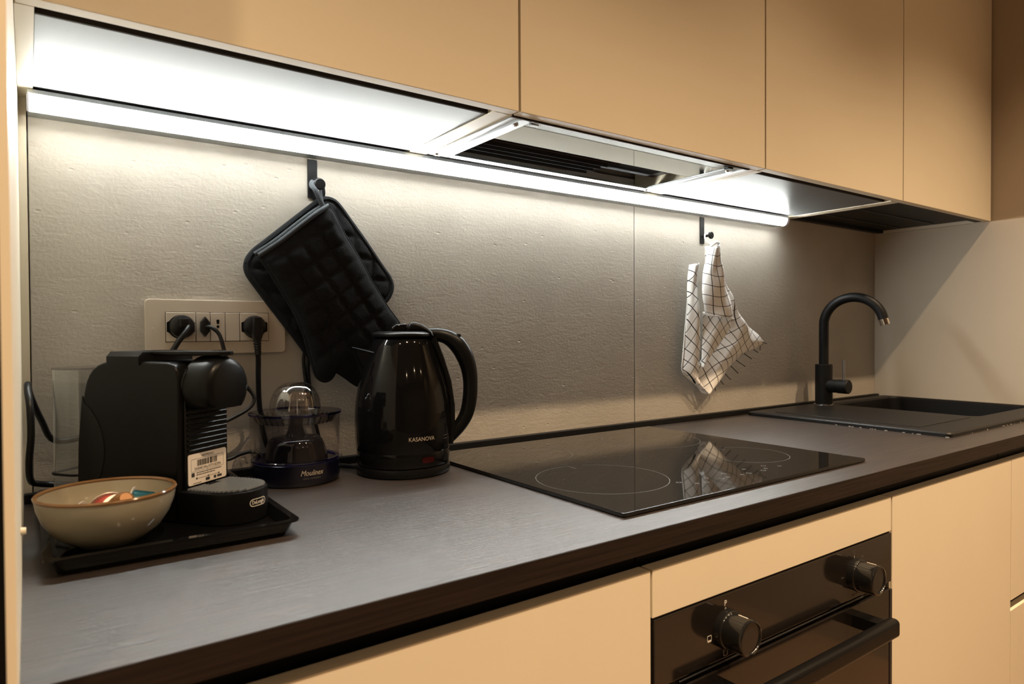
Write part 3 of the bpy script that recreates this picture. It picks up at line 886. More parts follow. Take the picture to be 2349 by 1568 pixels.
# ================================================================== tea towel
t = thing('tea_towel', 'white tea towel with a thin black check hanging crumpled from a hook', 'towel', (0.85, -0.03, 0.46))
TC = [(0.842, 0.454, 0.873, 0.451), (0.859, 0.398, 0.894, 0.403), (0.885, 0.34, 0.913, 0.36), (0.911, 0.297, 0.959, 0.298), (0.917, 0.267, 0.99, 0.268), (0.924, 0.242, 1.035, 0.238), (0.894, 0.212, 1.1, 0.196), (0.847, 0.173, 1.041, 0.181), (0.805, 0.138, 0.993, 0.169), (0.8, 0.12, 0.941, 0.137), (0.813, 0.091, 0.888, 0.098), (0.83, 0.069, 0.839, 0.067)]
TA = [(0.773, 0.401, 0.803, 0.407), (0.768, 0.372, 0.795, 0.377), (0.765, 0.315, 0.795, 0.32), (0.758, 0.259, 0.811, 0.263), (0.753, 0.224, 0.811, 0.224), (0.748, 0.175, 0.803, 0.156), (0.743, 0.132, 0.802, 0.11), (0.775, 0.107, 0.816, 0.091), (0.825, 0.076, 0.833, 0.069)]
TB = [(0.817, 0.444, 0.859, 0.457), (0.806, 0.409, 0.859, 0.412), (0.795, 0.38, 0.873, 0.38), (0.789, 0.337, 0.891, 0.341), (0.791, 0.313, 0.9, 0.319), (0.8, 0.288, 0.914, 0.29), (0.808, 0.272, 0.921, 0.262)]
TD = [(0.808, 0.281, 0.917, 0.282), (0.811, 0.263, 0.924, 0.26), (0.811, 0.231, 0.926, 0.242), (0.807, 0.192, 0.876, 0.196), (0.804, 0.163, 0.833, 0.162), (0.802, 0.14, 0.805, 0.139)]
FR = [[(0.868, 0.085), (0.863, 0.075)], [(0.895, 0.097), (0.898, 0.089)], [(0.92, 0.111), (0.928, 0.101)], [(0.95, 0.128), (0.96, 0.117)], [(0.977, 0.144), (0.992, 0.134)], [(1.006, 0.164), (1.021, 0.154)], [(1.038, 0.179), (1.051, 0.171)], [(1.069, 0.188), (1.06, 0.178)], [(1.085, 0.199), (1.091, 0.195)]]
PER = 0.0262
tv, tf, tuv = [], [], []
def patch(rows, y0, uvmode, ang, bulge, fold, nu=26, sub=6, ph=0.0, tilt=0.0):
    """cloth panel lofted between two edges; rows give its left and right edge from the top down"""
    R_ = []
    for i in range(len(rows) - 1):
        g = [rows[max(i - 1, 0)], rows[i], rows[i + 1], rows[min(i + 2, len(rows) - 1)]]
        for k in range(sub):
            s = k / sub
            R_.append([0.5 * (2 * g[1][q] + (g[2][q] - g[0][q]) * s * 0.6 + (0) + ((g[2][q] - g[1][q]) * 2 - (g[2][q] - g[0][q]) * 0.6) * s * s * (1.5 - 0.5 * s)) for q in range(4)] if False else [g[1][q] * (1 - s) + g[2][q] * s for q in range(4)])
    R_.append(list(rows[-1]))
    base = len(tv)
    vlen = 0.0
    ca, sa = math.cos(ang), math.sin(ang)
    for i, r in enumerate(R_):
        if i:
            q = R_[i - 1]
            vlen += math.hypot((r[0] + r[2] - q[0] - q[2]) / 2, (r[1] + r[3] - q[1] - q[3]) / 2)
        for j in range(nu + 1):
            s = j / nu
            x = r[0] * (1 - s) + r[2] * s; z = r[1] * (1 - s) + r[3] * s
            y = y0 - bulge * math.sin(PI * s) ** 0.7 - tilt * s + fold * math.sin(s * 9 + vlen * 22 + ph) * math.sin(PI * min(1, i / len(R_) * 1.4 + 0.1)) + fold * 0.7 * math.sin(x * 61 - z * 47 + ph)
            tv.append((x, min(y, -0.004), z))
            if uvmode == 'p':
                tuv.append(((x * ca + z * sa) / PER + 50 + 0.25 * math.sin(z * 30 + ph), (-x * sa + z * ca) / PER + 50 + 0.25 * math.sin(x * 34 + ph)))
            else:
                tuv.append((uvmode * s + 0.3 + 0.12 * math.sin(vlen * 40), vlen / PER + 0.3 - 0.35 * math.sin(PI * s)))
    for i in range(len(R_) - 1):
        for j in range(nu):
            a = base + i * (nu + 1) + j
            tf.append((a, a + 1, a + nu + 2, a + nu + 1))
patch(TC, -0.015, 'p', math.radians(28), 0.014, 0.0040, 34, 6, 0.5, 0.010)
patch(TA, -0.022, 'p', math.radians(47), 0.010, 0.0015, 18, 6, 1.7, 0.006)
patch(TD, -0.036, 'p', math.radians(40), 0.006, 0.0012, 22, 6, 0.2)
patch(TB, -0.048, 3.6, 0, 0.018, 0.0030, 26, 6, 2.2)
mb = MB(); mb.v = tv; mb.f = tf
o = build('cloth', mb, 'towel', t, world=True, uv=tuv, angle=180, recalc=False)
sm = o.modifiers.new('thickness', 'SOLIDIFY'); sm.thickness = 0.0012; sm.offset = 0
def hem(pts, y):
    return MB().tube([(x, y, z) for x, z in pts], 0.0016, 6, 3)
build('hem', hem([(r[0], r[1]) for r in TA[2:]], -0.024), 'cotton', t, world=True)
build('hem', MB().tube([(TB[-1][0] * (1 - s) + TB[-1][2] * s, -0.048 - 0.018 * math.sin(PI * s) ** 0.7, TB[-1][1] * (1 - s) + TB[-1][3] * s) for s in (0.02, 0.15, 0.3, 0.5, 0.7, 0.85, 0.98)], 0.0016, 6, 3), 'cotton', t, world=True)
for a, b in FR:
    build('fringe_thread', MB().tube([(a[0] - (b[0] - a[0]) * 0.9, -0.024, a[1] - (b[1] - a[1]) * 0.9), (b[0], -0.034, b[1])], 0.0011, 6, 1), 'thread', t, world=True)
build('hanging_loop', MB().tube([(0.855, -0.034, 0.452), (0.838, -0.030, 0.462), (0.836, -0.022, 0.474), (0.846, -0.016, 0.4865), (0.858, -0.016, 0.486), (0.858, -0.022, 0.468), (0.852, -0.032, 0.452)], 0.0018, 8, 6, flat=0.6), 'cotton', t, world=True)
build('rolled_top', MB().tube([(0.818, -0.046, 0.440), (0.828, -0.050, 0.452), (0.842, -0.052, 0.459), (0.858, -0.048, 0.458), (0.870, -0.036, 0.448), (0.884, -0.030, 0.415), (0.902, -0.028, 0.380)], [0.002, 0.0035, 0.0042, 0.0042, 0.0034, 0.0024, 0.0015], 10, 6), 'cotton', t, world=True)

# ================================================================== socket plate
t = thing('socket_plate', 'beige wall plate with sockets on the backsplash behind the coffee machine', 'socket', (-0.350, 0, 0.243))
build('cover', MB().prism(rrect(-0.1045, 0.1045, -0.0425, 0.0425, 0.006, 5), 'y', -0.0075, -0.0003, 0.0015, 2), 'plate', t)
mods = [(-0.0765, -0.0348, 's'), (-0.0340, -0.0137, 'h'), (-0.0129, 0.0087, 'h'), (0.0095, 0.0307, 'b'), (0.0315, 0.0765, 's')]
build('module_frame', MB().box(-0.0772, 0.0772, -0.0080, -0.0070, -0.0232, 0.0232), 'umber', t, smooth=False)
for i, (a, b, k) in enumerate(mods):
    mo = build('module', MB().box(a, b, -0.0092, -0.0060, -0.0225, 0.0225, 0.0006, 1), 'plate', t)
    cx = (a + b) / 2
    if k == 's':
        hw = (b - a) / 2 - 0.001
        pl = []
        r_ = 0.0185
        for q in range(48):
            an = 2 * PI * q / 48
            x, z = r_ * math.cos(an), r_ * math.sin(an)
            if abs(z) < 0.0075: x = math.copysign(min(hw, 0.0205), x)
            pl.append((cx + x, z))
        build('recess', MB().prism(pl, 'y', -0.0096, -0.0090), 'hole', mo, smooth=False)
    elif k == 'h':
        hb = MB()
        for zz, rr in ((0.0085, 0.0024), (0.0055, 0.0020), (-0.0005, 0.0022), (-0.0085, 0.0026)):
            if zz < -0.005: continue
            hb.lathe([(0, 0.0090), (rr, 0.0090), (rr, 0.0095), (0, 0.0095)], 16, (cx, 0, zz + 0.001), '-y')
        build('pin_hole', hb, 'hole', mo, smooth=False)
build('logo', MB().box(-0.0955, -0.0925, -0.0078, -0.0074, -0.004, 0.0), 'foil', t, smooth=False)

# ================================================================== serving tray
t = thing('serving_tray', 'low black rectangular tray under the coffee machine and bowl', 'tray', (-0.467, -0.200, 0))
TX, TY = 0.1225, 0.183
def trayring(dx, z, r): return [(x, y, z) for x, y in rrect(-TX + dx, TX - dx, -TY + dx, TY - dx, r, 5)]
lay = [trayring(0.012, 0.0, 0.008), trayring(0.006, 0.0145, 0.010), trayring(0.0, 0.0165, 0.012), trayring(0.0, 0.0185, 0.012), trayring(0.008, 0.0185, 0.010), trayring(0.013, 0.0045, 0.008)]
n = len(lay[0]); vs = [p for l in lay for p in l]; fs = [tuple(range(n))]
for i in range(len(lay) - 1):
    for k in range(n):
        j = (k + 1) % n
        fs.append((i * n + k, i * n + j, (i + 1) * n + j, (i + 1) * n + k))
fs.append(tuple((len(lay) - 1) * n + k for k in range(n)))
b_ = MB(); b_.add(vs, fs)
build('tray_shell', b_, 'blackgl', t, angle=35)
ZTR = 0.0046

# ================================================================== bowl and capsules
BX, BY = -0.5285, -0.290
t = thing('ceramic_bowl', 'beige glazed bowl with a brown rim holding coffee capsules on the tray', 'bowl', (BX, BY, ZTR))
prof = [(0, 0.0), (0.030, 0.0), (0.032, 0.003), (0.040, 0.006), (0.052, 0.016), (0.061, 0.030), (0.066, 0.044), (0.0675, 0.0545)]
inn = [(0.0645, 0.0545), (0.0625, 0.044), (0.057, 0.030), (0.047, 0.017), (0.034, 0.010), (0, 0.0085)]
build('body', MB().lathe(prof + inn, 72), 'ceramic', t, angle=60)
build('glazed_rim', MB().lathe([(0.0645, 0.0540), (0.0640, 0.0560), (0.0655, 0.0575), (0.0675, 0.0575), (0.0685, 0.0560), (0.0680, 0.0540)], 72), 'rim', t)
def capsule(label, mat, loc, rot):
    o = bpy.data.objects.new('coffee_capsule', None)
    COL.objects.link(o)
    o.location = (loc[0], loc[1], loc[2] + T); o.rotation_euler = rot
    tag(o, label, 'capsule', 'coffee capsules in the bowl')
    build('cup', MB().lathe([(0, 0.0285), (0.006, 0.0285), (0.0095, 0.024), (0.0115, 0.020), (0.0148, 0.001), (0.0148, 0.0)], 32), mat, o)
    build('flange', MB().lathe([(0, -0.0006), (0.0172, -0.0006), (0.0185, 0.0002), (0.0180, 0.0010), (0.0150, 0.0008), (0, 0.0006)], 32), 'foil', o)
capsule('red coffee capsule lying tilted in the beige bowl', 'red', (BX + 0.000, BY + 0.012, ZTR + 0.037), (math.radians(118), 0, math.radians(8)))
capsule('bronze coffee capsule in the middle of the beige bowl', 'gold', (BX + 0.010, BY - 0.012, ZTR + 0.036), (math.radians(55), 0, math.radians(10)))
capsule('dark teal coffee capsule standing on edge in the beige bowl', 'teal', (BX + 0.026, BY + 0.010, ZTR + 0.036), (math.radians(90), 0, math.radians(68)))
capsule('bronze coffee capsule lying low under the red one in the bowl', 'gold', (BX - 0.026, BY + 0.004, ZTR + 0.0285), (math.radians(95), 0, math.radians(60)))

# ================================================================== coffee machine
t = thing('coffee_machine', 'compact black capsule coffee machine standing on the black tray', 'coffee machine', (-0.4184, -0.2398, ZTR), math.atan2(-0.8, 0.6))
W2 = 0.042
sidep = [(-0.004, 0.0), (-0.002, 0.10), (-0.0005, 0.170), (-0.002, 0.182), (-0.008, 0.190), (-0.018, 0.1935), (-0.07, 0.1945), (-0.105, 0.1943), (-0.116, 0.1930), (-0.126, 0.1898), (-0.1345, 0.1845), (-0.1410, 0.1775), (-0.1455, 0.1690), (-0.1485, 0.159), (-0.1515, 0.145), (-0.159, 0.08), (-0.164, 0.0)]
build('housing', MB().prism(sidep, 'y', -W2, W2, 0.0035, 3), 'blackpl', t, angle=35)
arc = [(-0.151, 0.150)]
for k in range(13):
    a = math.radians(70 - 140 * k / 12)
    arc.append((-0.182 + 0.066 * math.cos(a), 0.082 + 0.070 * math.sin(a)))
arc = [p for p in arc if p[0] > -0.152] + [(-0.1605, 0.02), (-0.158, 0.09)]
build('side_inlay', MB().prism(arc, 'y', -W2 - 0.0006, -W2 + 0.001), 'blackgl', t, smooth=False)
fr = build('front_panel', MB().box(-0.004, 0.002, -0.0345, 0.0375, 0.002, 0.150, 0.0015, 2), 'blackgl', t)
for k in range(10):
    z = 0.084 + 0.0062 * k
    build('vent_rib', MB().box(0.0018, 0.0048, -0.031, 0.034, z, z + 0.0026, 0.0008, 1), 'blackpl', fr)
hd_ = MB()
hp_ = [(0.0, 0.0), (0.0385, 0.0), (0.0385, 0.022), (0.0370, 0.031), (0.0335, 0.0365), (0.028, 0.0385), (0.015, 0.0400), (0, 0.0405)]
hd_.lathe(hp_, 56, (0, 0.001, 0.162), 'x')
hd_.move(lambda p: Vector((p.x - 0.0, p.y, max(p.z, 0.1365))) if p.z < 0.1365 else p)
build('brew_head', hd_, 'blackpl', t, angle=40)
build('head_collar', MB().tube([(-0.003, -0.036, 0.158), (0.0008, -0.033, 0.178), (0.0008, -0.018, 0.191), (0.0008, 0.0, 0.195), (0.0008, 0.018, 0.191), (0.0008, 0.033, 0.178)], 0.0026, 8, 4), 'blackgl', t)
lv = build('lever', MB().prism([(-0.085, -0.024), (-0.02, -0.024), (0.018, -0.019), (0.036, -0.010), (0.040, 0.0), (0.036, 0.010), (0.018, 0.019), (-0.02, 0.024), (-0.085, 0.024)], 'z', 0.2010, 0.2065, 0.0018, 2), 'blackpl', t)
build('lever_hinge', MB().prism([(-W2 - 0.002, 0.190), (-W2 - 0.002, 0.2005), (-W2 + 0.004, 0.2065), (W2 - 0.004, 0.2065), (W2 + 0.002, 0.2005), (W2 + 0.002, 0.190)], 'x', -0.110, -0.058, 0.0015, 2), 'blackpl', t)
build('finger_dent', MB().lathe([(0, 0.2062), (0.008, 0.2064), (0.0095, 0.2070), (0.0085, 0.2072), (0, 0.2066)], 24, (0.020, 0.004, 0)), 'blackgl', lv)
# drip base
cap_ = [(-0.004, -0.0415), (0.040, -0.0415)]
for k in range(1, 24):
    a = math.radians(-90 + 180 * k / 24)
    cap_.append((0.040 + 0.0415 * math.cos(a), 0.0415 * math.sin(a)))
cap_ += [(0.040, 0.0415), (-0.004, 0.0415)]
db = build('drip_base', MB().prism(cap_, 'z', 0.0, 0.0385, 0.0025, 2), 'blackpl', t)
gr = build('drip_grid', MB().prism([(0.038 + (x - 0.038) * 0.90, y * 0.90) for x, y in cap_ if x > 0] , 'z', 0.0386, 0.0392), 'hole', t, smooth=False)
for k in range(15):
    x = 0.006 + 0.0048 * k
    hw = 0.037 if x < 0.040 else math.sqrt(max(0, 0.037 ** 2 - (x - 0.040) ** 2))
    if hw > 0.004:
        build('grid_slat', MB().box(x, x + 0.0019, -hw, hw, 0.0392, 0.0412), 'gridsteel', gr, smooth=False)
build('cup_stop', MB().box(0.006, 0.015, -0.008, 0.010, 0.0393, 0.0412), 'hole', gr, smooth=False)
# badge on the drip base (front right)
def wrapc(mb, th0, z0, R=0.0419, cx=0.040):
    def fn(p):
        a = th0 + p.x / R; rr = R + p.z
        return Vector((cx + rr * math.cos(a), rr * math.sin(a), z0 + p.y))
    return mb.move(fn)
bt = math.radians(-5)
lg = MB()
def dense(P):
    out = []
    for i, p in enumerate(P):
        q = P[(i + 1) % len(P)]
        m_ = max(1, int(math.hypot(q[0] - p[0], q[1] - p[1]) / 0.001))
        out += [(p[0] + (q[0] - p[0]) * k / m_, p[1] + (q[1] - p[1]) * k / m_) for k in range(m_)]
    return out
outer = dense(rrect(-0.0128, 0.0128, -0.0046, 0.0046, 0.0045, 6)); inner = [(p[0] * 0.938, p[1] * 0.82) for p in outer]
n = len(outer)
lg.add([(*p, 0.0002) for p in outer] + [(*p, 0.0002) for p in inner], [(i, (i + 1) % n, n + (i + 1) % n, n + i) for i in range(n)])
build('badge_frame', wrapc(lg, bt, 0.0235), 'print', db, smooth=False, recalc=False)
build('badge_lettering', wrapc(text('DeLonghi', 0.0062, 0.0001, 0, 0.80), bt, 0.0235), 'print', db, smooth=False, recalc=False)
# sticker on the front
XS = 0.0026
def on_front(mb, y0, z0, d=0.0):
    return mb.move(lambda p: Vector((XS + 0.0003 + d + p.z, y0 + p.x, z0 + p.y)))
stp = [p for p in rrect(-0.0315, 0.0335, 0.0425, 0.0805, 0.003, 4)]
st = build('sticker', MB().prism(stp, 'x', XS - 0.0008, XS + 0.0002), 'sticker', t, smooth=False)
build('lettering', on_front(text('NESPRESSO', 0.0042, 0.00005), 0.001, 0.0768), 'ink', st, smooth=False, recalc=False)
build('lettering', on_front(text('24304D30q107318209s', 0.0050, 0.00005, 0, 0.95), 0.001, 0.0617), 'ink', st, smooth=False, recalc=False)
fl_ = MB()
for y0_, y1_, z_ in ((-0.0185, 0.0245, 0.0566), (-0.0185, 0.013, 0.0540)):
    yy = y0_
    rq = random.Random(int(z_ * 1e4))
    while yy < y1_:
        wq = rq.uniform(0.0012, 0.0045)
        fl_.box(XS, XS + 0.0004, yy, min(yy + wq, y1_), z_ - 0.0005, z_ + 0.0005)
        yy += wq + 0.0008
build('fine_print', fl_, 'ink', st, smooth=False, kind='stuff')
bc = MB(); rb = random.Random(11); y = -0.017
while y < 0.0175:
    wd = rb.choice((0.00035, 0.0006, 0.0009))
    if not (0.002 < y < 0.0042): bc.box(XS, XS + 0.0004, y, y + wd, 0.0650, 0.0725)
    y += wd + rb.choice((0.0003, 0.0005, 0.0008))
build('barcode', bc, 'ink', st, smooth=False)
fr_ = MB(); o_ = rrect(-0.027, 0.0285, 0.0585, 0.0742, 0.0015, 3); i_ = rrect(-0.0266, 0.0281, 0.0589, 0.0738, 0.0013, 3); n = len(o_)
fr_.add([(XS + 0.0003, *p) for p in o_] + [(XS + 0.0003, *p) for p in i_], [(i, (i + 1) % n, n + (i + 1) % n, n + i) for i in range(n)])
build('code_frame', fr_, 'ink', st, smooth=False)
dt = MB()
dt.box(XS, XS + 0.0004, -0.018, 0.021, 0.0496, 0.0499)
for yy, rr in ((-0.018, 0.0013), (0.0015, 0.0011), (0.020, 0.0011)):
    dt.lathe([(0, XS), (rr, XS), (rr, XS + 0.0005), (0, XS + 0.0005)], 12, (0, yy, 0.0498), 'x')
dt.box(XS, XS + 0.0004, -0.0265, -0.0215, 0.0525, 0.0575).box(XS, XS + 0.0004, -0.003, 0.004, 0.0445, 0.0480).box(XS, XS + 0.0004, 0.011, 0.015, 0.0445, 0.0480).box(XS, XS + 0.0004, 0.017, 0.025, 0.0450, 0.0478).box(XS, XS + 0.0004, -0.024, -0.010, 0.0440, 0.0446)
build('symbols', dt, 'ink', st, smooth=False)
# water tank at the rear
tk = build('water_tank', MB().prism(rrect(-0.217, -0.1645, -0.038, 0.036, 0.016, 6), 'z', 0.012, 0.182), 'clear', t, angle=50)
build('tank_lid', MB().prism(rrect(-0.219, -0.158, -0.040, 0.038, 0.016, 6), 'z', 0.1822, 0.1850), 'smoke', tk, angle=50)
build('tank_water', MB().prism(rrect(-0.2155, -0.1665, -0.0365, 0.0345, 0.015, 6), 'z', 0.0135, 0.165), 'water', tk, angle=50)
build('tank_ring', MB().tube([(x, y, 0.047) for x, y in rrect(-0.2178, -0.1640, -0.0388, 0.0368, 0.016, 4)], 0.0017, 6, 1), 'blackpl', tk)
build('tank_foot', MB().prism(rrect(-0.218, -0.160, -0.040, 0.040, 0.014, 5), 'z', 0.0, 0.012, 0.001, 1), 'blackpl', t)
# power lead: plug in the left socket, slack loop behind the side panel
def schuko(parent, x, z, down):
    p = build('plug', MB().lathe([(0, 0.0098), (0.0178, 0.0098), (0.0180, 0.014), (0.0165, 0.019), (0.012, 0.0215), (0, 0.022)], 36, (x, 0, z), '-y'), 'blackrub', parent, world=True)
    if down:
        g = MB().prism([(x - 0.006, z + 0.015), (x + 0.006, z + 0.015), (x + 0.008, z - 0.012), (x + 0.005, z - 0.022), (x - 0.005, z - 0.022), (x - 0.008, z - 0.012)], 'y', -0.034, -0.018, 0.002, 2)
        build('plug_grip', g, 'blackrub', parent, world=True)
        sr = MB()
        for k in range(6):
            zz = z - 0.0235 - 0.0042 * k
            sr.lathe([(0, -0.0015), (0.0062 - 0.0003 * k, -0.0015), (0.0066 - 0.0003 * k, 0.0), (0.0062 - 0.0003 * k, 0.0015), (0, 0.0015)], 16, (x + 0.0002 * k, -0.0265, zz))
        sr.tube([(x, -0.0265, z - 0.018), (x + 0.001, -0.0265, z - 0.046)], 0.0048, 12, 1)
        build('strain_relief', sr, 'blackrub', parent, world=True)
    else:
        build('plug_grip', MB().box(x - 0.007, x + 0.007, -0.036, -0.018, z - 0.002, z + 0.013, 0.003, 2), 'blackrub', parent, world=True)
schuko(t, -0.4045, 0.2435, False)
build('power_cord', MB().tube([(-0.399, -0.034, 0.243), (-0.405, -0.040, 0.234), (-0.414, -0.041, 0.222), (-0.421, -0.041, 0.210), (-0.434, -0.040, 0.188), (-0.450, -0.036, 0.150), (-0.478, -0.022, 0.110), (-0.53, -0.016, 0.088), (-0.569, -0.020, 0.085), (-0.584, -0.030, 0.115), (-0.5965, -0.042, 0.152), (-0.5985, -0.055, 0.167), (-0.5985, -0.072, 0.158), (-0.5965, -0.088, 0.138), (-0.5960, -0.090, 0.102), (-0.5985, -0.080, 0.066), (-0.597, -0.060, 0.040), (-0.588, -0.040, 0.031), (-0.570, -0.032, 0.026), (-0.535, -0.045, 0.022)], 0.0042, 10, 5), 'blackrub', t, world=True)

# ================================================================== citrus juicer
JX, JY = -0.2545, -0.0845
t = thing('citrus_juicer', 'small electric citrus juicer with a clear cone and dark blue base', 'juicer', (JX, JY, 0), -math.radians(17.9))
jb = build('base', MB().lathe([(0, 0.0), (0.063, 0.0), (0.066, 0.003), (0.0675, 0.010), (0.0675, 0.033), (0.066, 0.0345), (0.061, 0.035), (0, 0.035)], 64), 'navy', t)
build('base_ring', MB().lathe([(0.0605, 0.0351), (0.0665, 0.0351), (0.0672, 0.0365), (0.0660, 0.0378), (0.0610, 0.0372), (0.0605, 0.0351)], 64), 'violet', jb)
build('motor_dome', MB().lathe([(0.049, 0.0352), (0.0485, 0.040), (0.044, 0.056), (0.0405, 0.064), (0.035, 0.0685), (0.022, 0.070), (0, 0.070)], 64), 'smokedark', t)
build('spindle', MB().lathe([(0.016, 0.070), (0.0125, 0.078), (0.0095, 0.092), (0.0095, 0.104), (0, 0.104)], 32), 'smokedark', t)
build('container', MB().lathe([(0.0655, 0.0378), (0.0668, 0.040), (0.0680, 0.070), (0.0690, 0.106)], 64), 'smoke', t)
stn = build('strainer', MB().lathe([(0.0665, 0.1080), (0.0630, 0.1040), (0.0600, 0.0960), (0.0570, 0.0930), (0.020, 0.0915)], 72, rib=lambda a, r, h: 1 + 0.012 * (1 if math.sin(a * 36) > 0 else -1) * (1 if 0.0935 < h < 0.105 else 0)), 'smoke', t)
rb_ = MB()
for k in range(40):
    a = 2 * PI * k / 40
    c_, s_ = math.cos(a), math.sin(a)
    rb_.tube([(0.0625 * c_, 0.0625 * s_, 0.1035), (0.0592 * c_, 0.0592 * s_, 0.0955), (0.0565 * c_, 0.0565 * s_, 0.0930)], 0.0011, 5, 1)
build('strainer_ribs', rb_, 'smokedark', stn, kind='stuff')
build('lid_ring', MB().lathe([(0.0380, 0.1125), (0.0660, 0.1100), (0.0700, 0.1085), (0.0704, 0.1065)], 72), 'smoke', t)
build('violet_edge', MB().lathe([(0.0698, 0.1052), (0.0708, 0.1060), (0.0708, 0.1085), (0.0698, 0.1090), (0.0698, 0.1052)], 72), 'violet', t)
cone = []
for k in range(14):
    a = k / 13
    cone.append((0.0392 * math.cos(a * PI / 2) ** 0.72, 0.1125 + 0.0430 * math.sin(a * PI / 2) ** 1.0))
cone[-1] = (0.0, cone[-1][1])
build('reamer_cone', MB().lathe([(0.0405, 0.1122)] + cone, 96, rib=lambda a, r, h: 1 + 0.045 * (abs(math.sin(a * 6)) - 0.5) * min(1, (0.156 - h) * 30)), 'conep', t, angle=60)
build('lettering', wrap(text('Moulinex', 0.0115, 0.0001, 0.35, 0.82), 0.0677, math.radians(-90 + 20), 0.0215), 'print2', jb, smooth=False, recalc=False)
build('lettering', wrap(text('ultra compact', 0.0052, 0.0001, 0.1, 0.95), 0.0677, math.radians(-90 + 20), 0.0140), 'dimprint', jb, smooth=False, recalc=False)
# flat plug and thin lead
hx = [(-0.0065 - 0.370, 0.2505), (-0.370, 0.2590), (-0.370 + 0.0065, 0.2505), (-0.370 + 0.0065, 0.2360), (-0.370, 0.2275), (-0.0065 - 0.370, 0.2360)]
build('plug', MB().prism([(x - 0.003, z) for x, z in hx], 'y', -0.026, -0.0096, 0.003, 2), 'blackrub', t, world=True)
build('power_cord', MB().tube([(-0.372, -0.024, 0.243), (-0.366, -0.031, 0.242), (-0.355, -0.035, 0.229), (-0.347, -0.040, 0.195), (-0.334, -0.042, 0.167), (-0.319, -0.045, 0.149), (-0.308, -0.048, 0.131), (-0.316, -0.050, 0.115), (-0.344, -0.050, 0.100), (-0.363, -0.048, 0.092), (-0.378, -0.030, 0.070), (-0.372, -0.026, 0.040), (-0.346, -0.030, 0.034), (-0.326, -0.030, 0.040), (-0.308, -0.034, 0.043), (-0.296, -0.040, 0.036), (-0.296, -0.046, 0.022)], 0.0030, 10, 5), 'blackrub', t, world=True)

# ================================================================== kettle
KX, KY = -0.0865, -0.1255
t = thing('electric_kettle', 'glossy black electric kettle with a curved handle left of the hob', 'kettle', (KX, KY, 0), -math.radians(26.6))
build('power_base', MB().lathe([(0, 0), (0.0740, 0), (0.0775, 0.003), (0.0785, 0.009), (0.0770, 0.0145), (0.071, 0.016), (0, 0.016)], 64), 'blackpl', t)
bd = build('jug', MB().lathe([(0, 0.0165), (0.0755, 0.0165), (0.0768, 0.019), (0.0778, 0.037), (0.0772, 0.0395), (0.0782, 0.0415), (0.0795, 0.060), (0.0800, 0.078), (0.0795, 0.100), (0.0780, 0.120), (0.0745, 0.142), (0.0695, 0.160), (0.0635, 0.178), (0.0570, 0.196), (0.0515, 0.211), (0.0475, 0.222), (0.044, 0.2245), (0, 0.2245)], 72), 'blackgl', t)
ld2 = build('lid', MB().lathe([(0, 0.2245), (0.048, 0.2245), (0.0505, 0.2265), (0.0505, 0.2300), (0.0475, 0.2330), (0.040, 0.2345), (0, 0.2350)], 56), 'blackpl', t)
build('lid_latch', MB().prism([(0.006, 0.2330), (0.008, 0.2440), (0.013, 0.2495), (0.022, 0.2500), (0.032, 0.2465), (0.041, 0.2410), (0.0485, 0.2340), (0.052, 0.2250), (0.030, 0.2330)], 'y', -0.024, 0.024, 0.006, 3), 'blackpl', t)
build('lid_button', MB().prism([(-0.019, 0.2335), (-0.0175, 0.2420), (-0.010, 0.2465), (0.003, 0.2475), (0.007, 0.2470), (0.007, 0.2335)], 'y', -0.0225, 0.0225, 0.004, 3), 'blackgl', ld2)
spt = MB()
tip = (-0.083, 0.0, 0.2085)
spt.add([tip, (-0.046, -0.032, 0.2000), (-0.046, 0.032, 0.2000), (-0.064, 0.0, 0.150), (-0.052, -0.020, 0.165), (-0.052, 0.020, 0.165), (-0.080, 0.0, 0.196)],
        [(0, 1, 2), (0, 6, 4, 1), (6, 3, 4), (0, 2, 5, 6), (6, 5, 3), (1, 4, 3, 5, 2)])
build('spout', spt, 'blackgl', bd, angle=25)
for sy_ in (-1, 1):
    build('spout_edge', MB().tube([tip, (-0.046, sy_ * 0.032, 0.2002)], 0.0006, 6, 1), 'filter', bd)
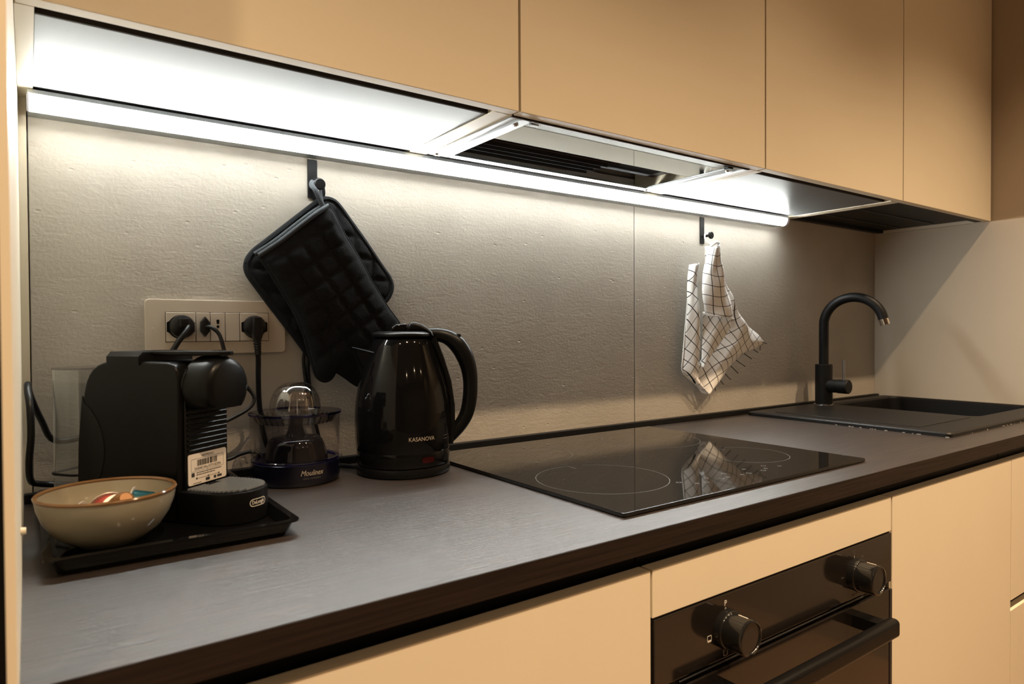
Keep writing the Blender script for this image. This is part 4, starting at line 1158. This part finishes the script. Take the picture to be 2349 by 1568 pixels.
# handle centre line in local x/z
hpts = [(0.040, 0.2300), (0.058, 0.2290), (0.076, 0.2240), (0.092, 0.2120), (0.104, 0.193), (0.1115, 0.170), (0.1140, 0.145), (0.1125, 0.118), (0.1070, 0.094), (0.0970, 0.076), (0.0850, 0.062), (0.0740, 0.050)]
hr = [0.010, 0.0115, 0.0130, 0.0150, 0.0150, 0.0135, 0.0125, 0.0125, 0.0120, 0.0115, 0.0110, 0.0095]
build('handle', MB().tube([(x, 0, z) for x, z in hpts], hr, 16, 5, flat=1.05), 'blackpl', t)
build('handle_spine', MB().prism([(0.0470, 0.225), (0.0560, 0.224), (0.0690, 0.190), (0.0810, 0.150), (0.0865, 0.110), (0.0865, 0.070), (0.083, 0.044), (0.0760, 0.044), (0.0780, 0.080), (0.0770, 0.120), (0.0680, 0.165), (0.0560, 0.198)], 'y', -0.014, 0.014, 0.003, 2), 'blackpl', bd)
build('handle_button', MB().box(0.084, 0.098, -0.008, 0.008, 0.2235, 0.2300, 0.002, 2), 'blackpl', t)
th = math.radians(-90)
build('lettering', wrap(text('KASANOVA', 0.0092, 0.0001, 0, 0.92), 0.0797, th + 0.0285 / 0.074, 0.0635), 'print2', bd, smooth=False, recalc=False)
build('water_gauge_marks', wrap(MB().box(-0.006, 0.006, 0.002, 0.003, 0, 0.0002).box(-0.006, 0.006, -0.003, -0.002, 0, 0.0002), 0.0799, th + 1.02, 0.062), 'dimprint', bd, smooth=False, recalc=False)
sw = MB().prism(rrect(-0.011, 0.011, -0.0045, 0.0045, 0.004, 5), 'z', 0.0, 0.0012)
build('power_light', wrap(sw, 0.0775, th + 0.037 / 0.07, 0.0290), 'redlens', bd)
# lead of the kettle base: plug in the right socket, drops behind the juicer
schuko(t, -0.2965, 0.2435, True)
build('power_cord', MB().tube([(-0.2955, -0.0265, 0.199), (-0.2945, -0.024, 0.185), (-0.2935, -0.019, 0.160), (-0.2895, -0.0085, 0.118), (-0.2840, -0.0075, 0.070), (-0.270, -0.0120, 0.030), (-0.235, -0.0120, 0.017), (-0.190, -0.022, 0.007), (-0.160, -0.06, 0.006), (-0.145, -0.095, 0.007)], 0.0042, 10, 5), 'blackrub', t, world=True)
# slack of the lead looping up behind the mitt
build('cord_slack', MB().tube([(-0.2060, -0.006, 0.120), (-0.2110, -0.006, 0.150), (-0.2145, -0.007, 0.180), (-0.2140, -0.008, 0.197), (-0.2105, -0.009, 0.2015), (-0.2070, -0.009, 0.195), (-0.2075, -0.0085, 0.168), (-0.2045, -0.0080, 0.138), (-0.2000, -0.0080, 0.100), (-0.190, -0.012, 0.05), (-0.180, -0.020, 0.010)], 0.0030, 8, 5), 'blackrub', t, world=True)
